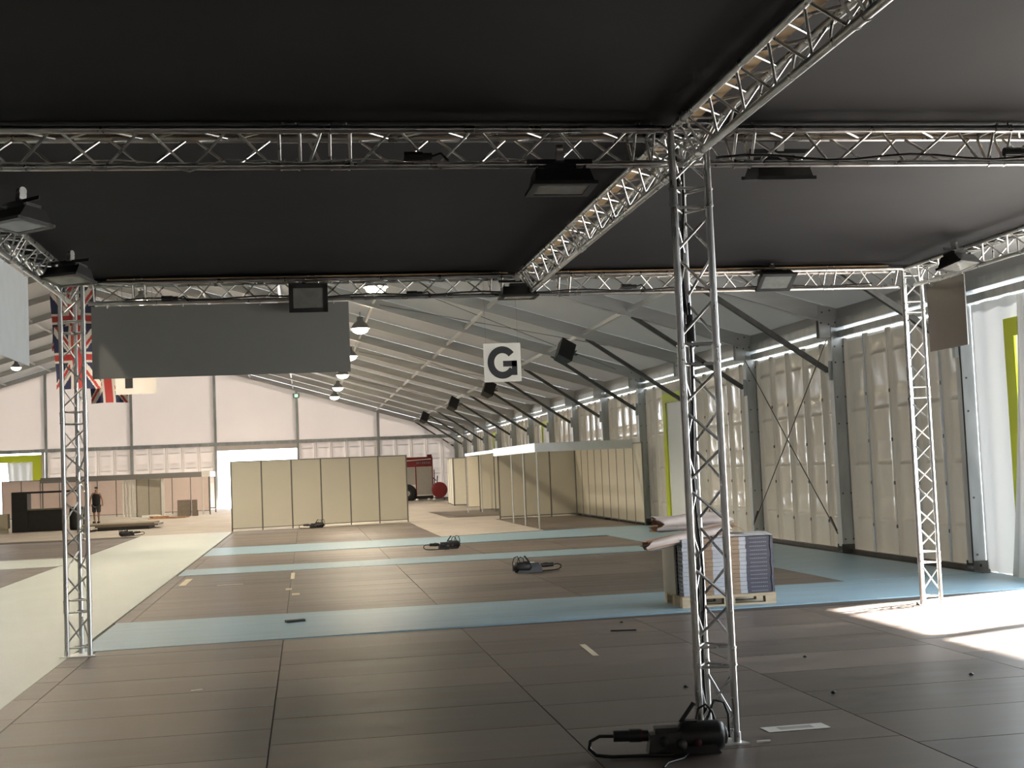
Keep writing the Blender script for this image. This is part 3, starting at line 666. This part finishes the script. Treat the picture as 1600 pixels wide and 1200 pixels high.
shellwall('shell_wall', 'bright off-white panel pair nearest the fire engine', (7.52, 67.0), (8.9, 66.2), 2, .05, 2.42, OFFWHITE)
shellwall('shell_wall', 'side panels behind the off-white pair by the fire engine', (7.5, 67.1), (7.75, 72.0), 3, .05, 2.42, OFFWHITE)
r = root('stand_fascia', 'aluminium fascia on slim uprights in front of the right-hand stand', 'stand frame', (6.75, 38.1, 0))
part('fascia_board', MB().box((6.72, 38.05, 2.26), (9.66, 38.10, 2.52)), FASCIA, r); part('fascia_board', MB().box((6.70, 38.1, 2.26), (6.75, 46.7, 2.52)), FASCIA, r)
for x, y in ((6.75, 38.1), (6.76, 40.6), (6.76, 43.0)): part('upright', MB().tube((x, y, 0), (x, y, 2.5), .026, 8), FASCIA, r)
shell = root('white_lintel', 'white lintel bar joining the small stands beyond the right-hand stand', 'stand frame', (7.3, 52, 2.4))
part('bar', MB().box((6.75, 47.0, 2.38), (6.80, 55.6, 2.50)), FASCIA, shell); part('upright', MB().tube((7.36, 55.2, 0), (7.36, 55.2, 2.46), .024, 8).tube((6.78, 55.4, 0), (6.78, 55.4, 2.46), .024, 8), FASCIA, shell)
# left stand in front of the gable
shellwall('shell_wall', 'pinkish lit back wall of the far left stand', (-16.6, 76.5), (-5.4, 76.5), 11, .12, 2.2, PINK)
r = root('stand_fascia', 'long grey fascia on posts above the far left stand', 'stand frame', (-5.3, 72, 0))
part('fascia_board', MB().box((-13.7, 71.96, 2.02), (-5.45, 72.02, 2.30)), GREYHOUSING, r); part('fascia_board', MB().box((-5.45, 71.96, 2.02), (-5.0, 72.02, 2.34)), WHITE, r); part('fascia_board', MB().box((-5.08, 72.02, 2.02), (-5.03, 76.4, 2.30)), FASCIA, r)
for x, y in ((-13.6, 72), (-5.42, 72), (-5.05, 72.0), (-5.05, 76.4)): part('upright', MB().tube((x, y, 0), (x, y, 2.3), .035, 8), POST if x != -5.42 else WHITE, r)
r = root('folding_door', 'white folding concertina door hanging in the far left stand', 'door', (-9.3, 72.2, 0))
for k in range(8):
    x0 = -9.55 + k * .085; part('door_fold', MB().bar((x0, 72.1 + (.09 if k % 2 else 0), .05), (x0, 72.1 + (.09 if k % 2 else 0), 2.05), .07, .02, (0, 1, 0)), WHITE, r)
shellwall('shell_wall', 'grey-beige panel pair beside the white folding door', (-8.85, 72.15), (-7.6, 72.3), 2, .05, 2.1, mat('beige_panel', (0.45, 0.42, 0.35), .5, 0, .03))
thing('white_post', MB().box((-7.58, 72.06, 0), (-7.42, 72.16, 2.1)), WHITE, 'square white post at the end of the grey-beige panels', 'post')

# ------------------------------------------------------------------ left: black bar counter, stacks, boxes
r = root('bar_counter', 'black bar counter with a high frame at the far left', 'counter', (-12, 57, 0))
part('counter_body', MB().box((-11.95, 57.0, 0), (-9.95, 57.7, .88)), BLACKPAINT, r); part('side_tower', MB().box((-12.0, 56.95, 0), (-11.38, 57.75, 1.64)), BLACKPAINT, r)
part('top_bar', MB().box((-12.0, 56.98, 1.58), (-9.4, 57.08, 1.66)), BLACKPAINT, r); part('counter_top', MB().box((-11.38, 56.96, .88), (-9.95, 57.74, .94)), mat('counter_edge', (0.12, 0.11, 0.07), .5), r)
part('support', MB().box((-10.0, 57.0, .94), (-9.95, 57.06, 1.58)), BLACKPAINT, r)
r = root('wheeled_bin', 'black cylinder bin with grey bags beside the bar counter', 'bin', (-9.45, 57.2, 0))
part('drum', MB().lathe((-9.45, 57.2, 0), [(0, 0), (.27, .0), (.3, .1), (.3, .85), (.26, .95), (0, .97)], 18), BLACKPAINT, r); part('lid_bag', MB().lathe((-9.15, 57.3, .55), [(0, 0), (.16, .05), (.2, .2), (.12, .38), (0, .42)], 12), mat('grey_bag', (.3, .29, .26), .6, 0, .3), r)
part('handle', MB().tube((-9.2, 57.0, .05), (-9.2, 57.0, .8), .02, 6), WHITE, r)
thing('carton', MB().box((-12.55, 56.9, .18), (-12.15, 57.3, .78)).box((-12.5, 56.95, 0), (-12.2, 57.25, .18)), mat('beige_carton', (.5, .45, .33), .7), 'pale beige carton standing left of the black bar counter', 'box')
thing('rubbish_pile', MB().grid(lambda u, v: (-14.4 + 1.7 * u, 57.0 + 1.3 * v, .75 * math.sin(math.pi * u) ** .6 * math.sin(math.pi * v) ** .6 * (0.7 + .3 * math.sin(u * 17 + v * 11))), 24, 16, False), mat('rubbish', (.09, .085, .075), .8, 0, .8, (5, 5, 5)), 'dark heap of packing rubbish at the left edge', 'rubbish')
for k, (x0, x1, z0, z1, lab, m) in enumerate(((-8.15, -6.2, 0, .13, 'lowest black deck sheet of the low stack in front of the person', BLACKPAINT), (-8.25, -5.85, .13, .19, 'plywood sheet on the low stack in front of the person', PLY), (-8.9, -6.0, .19, .25, 'topmost sheet on the low stack in front of the person', mat('old_ply', (.2, .17, .11), .7, 0, .2, (1, 8, 1))))):
    thing('deck_sheet', MB().prism([(x0, 54.0, z0), (x1, 54.2, z0), (x1, 56.2, z0), (x0, 56.0, z0)], [(x0, 54.0, z1), (x1, 54.2, z1), (x1, 56.2, z1), (x0, 56.0, z1)]), m, lab, 'board', 'low stack of deck sheets')
def debris(label, pts, m, n=3):
    mb = MB()
    for (x, y, z, sx, sy, sz, a) in pts:
        c, s = math.cos(a), math.sin(a)
        q = [(-sx, -sy), (sx, -sy), (sx, sy), (-sx, sy)]
        q = [(x + c * px - s * py, y + s * px + c * py) for px, py in q]
        mb.prism([(px, py, z) for px, py in q], [(px, py, z + sz) for px, py in q])
    thing('debris', mb, m, label, 'debris')
debris('torn brown cardboard lying in front of the brown cartons', [(-6.9, 68.0, 0.001, .9, .3, .04, .2), (-6.3, 67.2, .04, .5, .3, .05, -.3), (-7.3, 68.3, .04, .4, .25, .08, .5)], KRAFT)
debris('crumpled white sheeting in front of the far left stand', [(-8.0, 69.3, 0.0, .8, .4, .08, .1), (-7.9, 69.4, .08, .5, .25, .09, .5), (-7.6, 69.2, .08, .3, .2, .06, -.4)], WHITE)
thing('carton', MB().box((-6.6, 70.4, 0), (-5.95, 71.0, .85)), mat('brown_carton', (.24, .20, .16), .8, 0, .1), 'larger brown carton in the far left stand', 'box')
thing('carton', MB().box((-5.85, 70.3, 0), (-5.62, 70.9, .84)).box((-5.62, 70.5, 0), (-5.56, 70.6, .3)), mat('dark_carton', (.20, .165, .13), .8, 0, .1), 'slim brown carton right beside the larger one', 'box')

# ------------------------------------------------------------------ person
def skin_body(name, verts, edges, radii, m, parent, rootv=0, sub=1):
    me = bpy.data.meshes.new(name); me.from_pydata(verts, edges, []); me.materials.append(m)
    o = bpy.data.objects.new(name, me); COL.objects.link(o); o.parent = parent
    md = o.modifiers.new('skin', 'SKIN'); md.use_smooth_shade = True
    sl = me.skin_vertices[0].data if me.skin_vertices else None
    if sl is None:
        bpy.context.view_layer.objects.active = o; sl = me.skin_vertices[0].data
    for i, rr in enumerate(radii): sl[i].radius = rr if isinstance(rr, tuple) else (rr, rr); sl[i].use_root = (i == rootv)
    s = o.modifiers.new('sub', 'SUBSURF'); s.levels = sub; s.render_levels = sub
    return o
px, py = -9.9, 65.4
pr = root('person', 'person in black tank top and dark shorts walking between the stands', 'person', (px, py, 0))
V = [(0, 0, .92), (0, 0, 1.08), (0, -.01, 1.25), (0, 0, 1.40), (0, -.01, 1.49), (0, -.02, 1.56), (0, -.02, 1.66),   # 0-6 pelvis..head
     (.09, 0, .88), (.11, -.06, .48), (.10, .02, .09), (.11, -.14, .035),                    # 7-10 left leg
     (-.09, 0, .88), (-.12, .06, .49), (-.12, .16, .10), (-.13, .02, .035),                  # 11-14 right leg
     (.17, 0, 1.40), (.27, .02, 1.14), (.30, -.06, .90), (.30, -.09, .81),                   # 15-18 arm
     (-.17, 0, 1.40), (-.28, .03, 1.14), (-.31, -.02, .90), (-.31, -.04, .81)]               # 19-22
E_ = [(0, 1), (1, 2), (2, 3), (3, 4), (4, 5), (5, 6), (0, 7), (7, 8), (8, 9), (9, 10), (0, 11), (11, 12), (12, 13), (13, 14), (3, 15), (15, 16), (16, 17), (17, 18), (3, 19), (19, 20), (20, 21), (21, 22)]
Rd = [(.15, .11), (.14, .10), (.16, .11), (.12, .09), .055, (.075, .09), (.07, .085), .09, .06, .04, .035, .09, .06, .04, .035, .06, .045, .036, .04, .06, .045, .036, .04]
skin_body('body', V, E_, Rd, SKIN, pr)
skin_body('tank_top', [(0, 0, .74), (0, 0, 1.02), (0, -.01, 1.25), (0, 0, 1.37), (.1, 0, 1.44), (-.1, 0, 1.44)], [(0, 1), (1, 2), (2, 3), (3, 4), (3, 5)], [(.21, .16), (.20, .15), (.22, .155), (.17, .13), (.06, .07), (.06, .07)], TANK, pr)
skin_body('shorts', [(0, 0, .92), (.1, 0, .82), (.115, -.055, .47), (-.1, 0, .82), (-.125, .05, .48)], [(0, 1), (1, 2), (0, 3), (3, 4)], [(.18, .14), .125, .105, .125, .105], SHORTS, pr)
off = Vector((px, py, 0))
part('hair', MB().lathe((px, py - .01, 1.62), [(.075, .03), (.084, .06), (.072, .095), (.04, .115), (0, .12)], 14), HAIR, pr)
for sx, yy2, rr in ((.105, -.12, 0), (-.125, .04, 0)):
    part('shoe', MB().box((px + sx - .05, py + yy2 - .13, 0), (px + sx + .05, py + yy2 + .15, .09)), RUBBER, pr)
for sx in (-.03, .03): part('eye', MB().lathe((px + sx, py - .105, 1.635), [(0, -.01), (.01, 0), (0, .01)], 8), HAIR, pr)
part('nose', MB().prism([(px - .014, py - .1, 1.59), (px + .014, py - .1, 1.59), (px, py - .135, 1.592)], [(px - .006, py - .1, 1.635), (px + .006, py - .1, 1.635), (px, py - .108, 1.635)]), SKIN, pr)

# ------------------------------------------------------------------ fire engine behind the shell wall
ty = 82.6; tx0, tx1 = 0.6, 7.95
r = root('fire_engine', 'white and red fire engine half hidden behind the cream shell wall', 'truck', (tx0, ty, 0))
part('body', MB().box((tx0, ty + .02, .28), (tx1, ty + 2.4, 2.55)), WHITE, r); part('roof_box', MB().box((tx0 + 1.8, ty, 2.10), (tx1 + .02, ty + 2.4, 2.72)), RED, r)
part('stripe', MB().prism([(tx0 + 1.8, ty - .012, 2.30), (tx1 - .1, ty - .012, 2.55), (tx1 - .1, ty - .012, 2.60), (tx0 + 1.8, ty - .012, 2.36)], [(tx0 + 1.8, ty, 2.30), (tx1 - .1, ty, 2.55), (tx1 - .1, ty, 2.60), (tx0 + 1.8, ty, 2.36)]), WHITE, r)
lt = MB()
for i, wd in enumerate((.07, .05, .03, .07, .07, .06, .07, .06)):
    lt.box((tx1 - 1.0 + i * .115, ty - .012, 2.28), (tx1 - 1.0 + i * .115 + wd, ty - .001, 2.42))
part('lettering', lt, PRINTW, r, 'small unreadable pale lettering on the red band')
for a, b, z0 in ((tx1 - 1.02, tx1 - .05, .35), (tx1 - 2.05, tx1 - 1.1, 1.0), (tx1 - 3.1, tx1 - 2.12, 1.0), (tx1 - 4.6, tx1 - 3.2, .35)):
    part('shutter', MB().box((a, ty - .01, z0), (b, ty + .05, 2.08)), TRUCKGREY, r)
part('corner_trim', MB().box((tx1 - .05, ty - .02, .3), (tx1 + .02, ty + .05, 2.1)).box((tx1 - 1.1, ty - .015, .3), (tx1 - 1.03, ty + .05, 2.1)), RED, r)
part('beacon', MB().box((tx1 - .3, ty + .2, 2.72), (tx1, ty + .6, 2.86)), RED, r)
part('wheel_arch', MB().lathe((tx1 - 1.62, ty - .015, .46), [(0, .0), (.58, 0), (.58, .1), (0, .1)], 24, (0, 1, 0)), RUBBER, r)
for wx in (tx1 - 1.62, tx0 + 1.3):
    wh = part('wheel', MB().lathe((wx, ty - .03, .46), [(.24, 0), (.40, -.01), (.46, .04), (.46, .26), (.38, .3), (0, .3)], 24, (0, 1, 0)), RUBBER, r)
    part('hub', MB().lathe((wx, ty - .02, .46), [(0, -.03), (.10, -.02), (.2, .02), (.25, .0), (.25, .05)], 20, (0, 1, 0)), TRUCKGREY, wh)
part('underside', MB().box((tx0, ty + .1, .1), (tx1, ty + 2.3, .3)), BLACKPAINT, r)
part('cab', MB().box((tx0 - 1.2, ty + .02, .3), (tx0, ty + 2.4, 2.4)), RED, r)
part('rear_ladder', MB().tube((tx1 + .1, ty + .1, .5), (tx1 + .1, ty + .1, 1.9), .03, 6).tube((tx1 + .2, ty + .1, .5), (tx1 + .3, ty + .1, 1.5), .03, 6).tube((tx1, ty + .1, 1.4), (tx1 + .2, ty + .1, 1.2), .03, 6), BLACKPAINT, r)
r = root('hose_reel', 'round red hose reel standing behind the fire engine', 'hose reel', (8.3, 81.9, 0))
part('drum', MB().lathe((8.28, 81.9, .62), [(0, -.01), (.12, -.03), (.46, -.02), (.49, .0), (.49, .03), (.46, .05), (.2, .06), (.2, .12), (.47, .13), (.49, .16), (.46, .19), (0, .2)], 28, (0, 1, 0)), RED, r); part('stand', MB().bar((7.95, 82.15, 0), (8.28, 82.15, .66), .05, .05).bar((8.6, 82.15, 0), (8.28, 82.15, .66), .05, .05), BLACKPAINT, r)
for x, y, k in ((6.85, 81.9, 0), (7.6, 82.0, 1), (7.95, 82.1, 2), (9.0, 82.0, 3)):
    thing('cup', MB().lathe((x, y, 0), [(0, 0), (.09, .0), (.11, .05), (.07, .12), (0, .13)], 12), WHITE, ['white cup on the floor by the fire engine wheel', 'white cup on the floor below the fire engine shutter', 'white cup on the floor under the fire engine corner', 'white cup on the floor right of the hose reel'][k], 'cup', 'small white cups by the fire engine')

# ------------------------------------------------------------------ loaded pallet
PX0, PX1, PY0, PY1 = 4.58, 5.80, 15.92, 16.72
r = root('pallet', 'wooden pallet under the stack of flooring packs', 'pallet', (PX0, PY0, 0))
for x in (PX0, (PX0 + PX1) / 2 - .07, PX1 - .14):
    for y in (PY0, (PY0 + PY1) / 2 - .05, PY1 - .1): part('block', MB().box((x, y, .027), (x + .14, y + .1, .105)), PALLETWOOD, r)
for y in (PY0, (PY0 + PY1) / 2 - .05, PY1 - .1):
    part('bottom_board', MB().box((PX0, y, .005), (PX1, y + .1, .027)), PALLETWOOD, r); part('stringer', MB().box((PX0, y, .105), (PX1, y + .1, .123)), PALLETWOOD, r)
for k in range(7):
    y = PY0 + k * (PY1 - PY0 - .09) / 6; part('deck_board', MB().box((PX0, y, .123), (PX1, y + .09, .142)), PALLETWOOD, r)
NL = 14; z0 = .146; ph = .0505; pd = (PY1 - PY0 - .02) / 4
def pack(x0, x1, y0, y1, z, jit, label):
    r = root('flooring_pack', label, 'flooring pack', ((x0 + x1) / 2, y0, z), 'flooring packs stacked on the pallet')
    L = x1 - x0; a = x0 + jit; h = ph - .003
    part('carton', MB().box((a, y0, z), (a + L, y1 - .004, z + h)), PACKW, r)
    e = .0012
    mb = MB().box((a + L * .70, y0 - e, z), (a + L + e, y0 + .001, z + h)).box((a + L, y0, z), (a + L + e, y1 - .004, z + h)).box((a + L * .7, y0, z + h), (a + L, y1 - .004, z + h + e))
    part('navy_band', mb, NAVY, r)
    part('brown_band', MB().box((a + L * .52, y0 - e, z), (a + L * .625, y0 + .001, z + h)).box((a + L * .24, y0 - e, z), (a + L * .33, y0 + .001, z + h)), PACKB, r)
    t = MB()
    for i in range(9):
        t.box((a + L * .745 + i * L * .021, y0 - 2 * e, z + h * .42), (a + L * .745 + i * L * .021 + L * .014, y0 - e, z + h * .62))
    part('print', t, PRINTW, r)
    part('end_band', MB().box((a - e, y0 + .03, z + .008), (a + .001, y0 + pd * .45, z + h - .006)).box((a - e, y0 + pd * .55, z + .008), (a + .001, y1 - .03, z + h - .006)), NAVY, r)
    return r
x0p, x1p = PX0 + .03, PX1 - .01
proto = None
for k in range(NL):
    z = z0 + k * ph
    for q in range(4):
        lab = 'navy banded flooring pack, ' + (('topmost' if k == NL - 1 else ('lowest' if k == 0 else ORD[NL - 1 - k] + ' from top'))) + ' layer, ' + ['front row', 'second row', 'third row', 'rear row'][q]
        if proto is None: proto = pack(x0p, x1p, PY0 + .01, PY0 + .01 + pd, z, 0, lab); PL = ORIGIN[proto.name].copy()
        else: copy_tree(proto, (PL.x + random.uniform(-.006, .006), PL.y + q * pd, z), lab)
zt2 = z0 + NL * ph
thing('cardboard_sheet', MB().box((PX0 - .012, PY0 + .24, .15), (PX0 + .012, PY1, zt2 - .03)), CARDSIDE, 'grey board sheet covering the left side of the packs', 'sheet')
wr = root('stretch_wrap', 'torn clear stretch wrap around the right edge and top of the packs', 'wrap', (PX1, PY0, .15))
part('edge_wrap', MB().grid(lambda u, v: (PX1 + .006 + .006 * math.sin(v * 21 + u * 9) - .05 * (1 - u) * (1 if u < .15 else 0), PY0 - .004 + (PY1 - PY0) * u, .15 + (zt2 - .14) * v), 14, 20, True), WRAP, wr)
part('top_wrap', MB().grid(lambda u, v: (PX0 + .45 + .78 * u, PY0 + .0 + .78 * v, zt2 + .008 + .03 * abs(math.sin(u * 9 + v * 5)) * math.sin(math.pi * v)), 22, 14, True), WRAP, wr)
def roll(label, a, b, ry, rz, m, torn=0.0, mi=None):
    a = Vector(a); b = Vector(b); d = (b - a).normalized(); s = Vector((-d.y, d.x, 0)).normalized(); u = d.cross(s) * -1
    rnd = random.Random(len(label) * 37 + 5); n = 18
    ph_ = [rnd.uniform(.68, 1.22) for _ in range(n)]
    def f(uu, v):
        t = 2 * math.pi * uu * .93 + .4; k = int(uu * n) % n
        rr = ph_[k] * (1 + .12 * math.sin(v * 7 + k)); e = torn * (rnd.random() - .5) if v in (0.0, 1.0) else 0
        return a.lerp(b, v) + d * e + s * (ry * rr * math.cos(t)) + Vector((0, 0, 1)) * (rz * rr * math.sin(t) * (1 if math.sin(t) > 0 else .8))
    mb = MB().grid(f, n, 10, True)
    rr_ = root('paper_roll', label, 'cardboard', a, 'loose rolled cardboard on the packs')
    part('outer_sheet', mb, m, rr_)
    part('inner_sheet', MB().grid(lambda uu, v: (a.lerp(b, v) + d * .0 + s * (ry * .72 * math.cos(6 * uu)) + Vector((0, 0, 1)) * (rz * .72 * math.sin(6 * uu))), n, 4, True), KRAFT, rr_)
roll('torn roll of grey cardboard sticking out left over the packs', (4.16, 15.98, .80), (5.30, 16.20, .96), .13, .085, CARD, .16)
roll('upper grey cardboard roll lying on the packs behind the tower', (4.40, 16.42, 1.02), (5.36, 16.52, 1.03), .17, .11, CARD, .12)
thing('cardboard_offcut', MB().grid(lambda u, v: (5.28 + .25 * u + .05 * v, 16.2 + .3 * v, zt2 + .04 + .10 * u * (1 - u) * 3 + .02 * v), 6, 6, False), KRAFT, 'small folded cardboard offcut on top of the packs', 'cardboard')

# ------------------------------------------------------------------ power distribution boxes and bits on the floor
def distro(loc, rz, label, s=1.0, group=None):
    r = root('power_box', label, 'power box', loc, group); ORIGIN[r.name] = Vector((0, 0, 0))
    part('body', MB().lathe((0, 0, .10), [(0, -.06), (.07, -.06), (.088, -.03), (.095, .0), (.095, .2), (.08, .235), (0, .235)], 14, (1, 0, 0)).prism([(-.25, -.075, .004), (.21, -.085, .004), (.21, .085, .004), (-.25, .075, .004)], [(-.23, -.06, .125), (.1, -.08, .16), (.1, .08, .16), (-.23, .06, .125)]).box((-.2, -.05, .12), (-.02, .05, .165)).box((.0, -.03, .15), (.07, .03, .2)), BLACK, r)
    part('socket_cap', MB().lathe((-.04, -.085, .07), [(0, -.05), (.028, -.05), (.034, -.01), (.034, .02)], 12, (0, 1, 0)), DARKSTEEL, r); part('socket_cap', MB().lathe((.06, -.085, .075), [(0, -.03), (.022, -.03), (.026, -.01), (.026, .02)], 12, (0, 1, 0)), DARKRED, r)
    part('socket_cap', MB().lathe((-.15, -.08, .09), [(0, -.04), (.028, -.04), (.03, .02)], 12, (0, 1, 0)), BLACK, r)
    part('end_cap', MB().lathe((.235, 0, .10), [(.06, 0), (.055, .02), (.02, .03), (0, .03)], 12, (1, 0, 0)), BLACK, r)
    part('handle', MB().tube((-.03, .03, .18), (.06, .05, .29), .014, 8).tube((.06, .05, .285), (.067, .052, .297), .017, 8), BLACK, r)
    part('plug', MB().tube((-.46, .0, .12), (-.24, .0, .115), .036, 10).tube((-.36, .0, .12), (-.29, .0, .118), .042, 10), BLACK, r)
    part('plug_ring', MB().tube((-.325, .0, .12), (-.28, .0, .117), .040, 12), DARKRED, r)
    part('cable_loop', MB().path([(-.46, 0, .12), (-.55, -.01, .125), (-.61, -.03, .1), (-.62, -.06, .06), (-.58, -.09, .025), (-.48, -.1, .014), (-.3, -.1, .012), (-.1, -.11, .012)], .012), BLACK, r)
    part('cable', MB().path([(.07, .02, .19), (.09, .04, .26), (.14, .05, .285), (.18, .05, .24), (.2, .05, .17)], .008), BLACK, r); part('cable', MB().path([(.15, .04, .2), (.2, .09, .3), (.27, .13, .28), (.3, .14, .2), (.3, .15, .05)], .008), BLACK, r); part('cable', MB().path([(0, -.1, .02), (-.05, -.2, .008), (-.16, -.3, .008), (-.2, -.42, .008)], .007), BLACK, r)
    r.rotation_euler[2] = rz; r.scale = (s, s, s)
    return r
distro((2.33, 8.17, 0), D(-8), 'large black power box with cables lying at the foot of the middle tower', 1.0, 'black power boxes on the floor')
distro((3.27, 30.7, 0), D(8), 'small black power box between the two narrow blue strips', 1.0, 'black power boxes on the floor')
distro((3.78, 22.7, 0), D(185), 'black power box on the brown floor left of the pallet', 1.0, 'black power boxes on the floor')
distro((-6.2, 47.6, 0), D(200), 'black power box on the pale carpet in front of the low stack', 1.0, 'black power boxes on the floor')
distro((0.35, 46.9, 0), D(5), 'black power box at the foot of the cream shell wall', 1.0, 'black power boxes on the floor')
def slip(x, y, sx, sy, a, m, label, z=.0015, h=.003, name='tape_strip', cat='tape'):
    c, s = math.cos(a), math.sin(a); q = [(x + c * p - s * t, y + s * p + c * t) for p, t in ((-sx, -sy), (sx, -sy), (sx, sy), (-sx, sy))]
    thing(name, MB().prism([(p, t, z) for p, t in q], [(p, t, z + h) for p, t in q]), m, label, cat)
slip(3.23, 8.63, .22, .085, .02, WHITE, 'flat white rectangular card on the floor right of the middle tower', name='white_card', cat='card')
slip(3.23, 8.635, .12, .04, .02, mat('grey_print', (.42, .41, .39), .6), 'grey patch printed on the flat white card', z=.0046, h=.0008, name='card_print', cat='print')
slip(2.73, 12.9, .03, .42, -.05, TAPE, 'short cream tape strip on the brown floor left of the middle tower')
slip(-.28, 24.9, .035, .75, 0, TAPE, 'cream tape strip on the middle brown floor beside a board seam')
slip(-.32, 22.0, .05, .16, 0, TAPE, 'small cream tape patch below the tape strip on the middle brown floor')
slip(-.2, 21.0, .06, .16, 0, TAPE, 'lowest cream tape patch on the middle brown floor')
slip(-2.2, 24.7, .06, .75, 0, TAPE, 'broad cream tape strip beside the pale aisle')
slip(-1.35, 23.6, .22, .04, 0.05, TAPE, 'short crosswise cream tape strip near the pale aisle')
slip(2.88, 8.28, .045, .012, .1, WHITE, 'small white scrap beside the base plate of the middle tower', name='scrap', cat='scrap', h=.01)
slip(-1.62, 9.0, .03, .008, .2, WHITE, 'small white scrap at the lower left corner of the floor', name='scrap', cat='scrap', h=.006)
slip(-1.0, 12.0, .05, .01, .3, WHITE, 'thin white scrap on the brown floor right of the left tower', name='scrap', cat='scrap', h=.006)
slip(3.4, 14.2, .14, .012, -.25, BLACK, 'thin dark stick on the brown floor before the pallet', name='stick', cat='stick', h=.012)
slip(-.18, 17.0, .12, .05, .3, BLACK, 'crumpled dark scrap on the blue strip near the aisle', z=.006, h=.03, name='scrap', cat='scrap')
slip(4.1, 27.4 - 2.4, .2, .03, .0, WHITE, 'small white scrap on the brown floor left of the cardboard rolls', name='scrap', cat='scrap', h=.01)
for k, (x, y) in enumerate(((4.45, 11.55), (3.97, 9.75), (5.3, 10.1), (3.55, 14.9), (3.0, 10.45), (5.2, 9.1))):
    thing('pebble', MB().lathe((x, y, 0), [(0, 0), (.018, .004), (.02, .014), (0, .022)], 8), BLACK, 'dark crumb on the brown floor, ' + ['right of the middle tower under the sunlight', 'beside the diagonal seam right of the middle tower', 'far right on the sunlit side', 'just in front of the pallet', 'left of the middle tower by a seam', 'lowest at the right'][k], 'crumb')
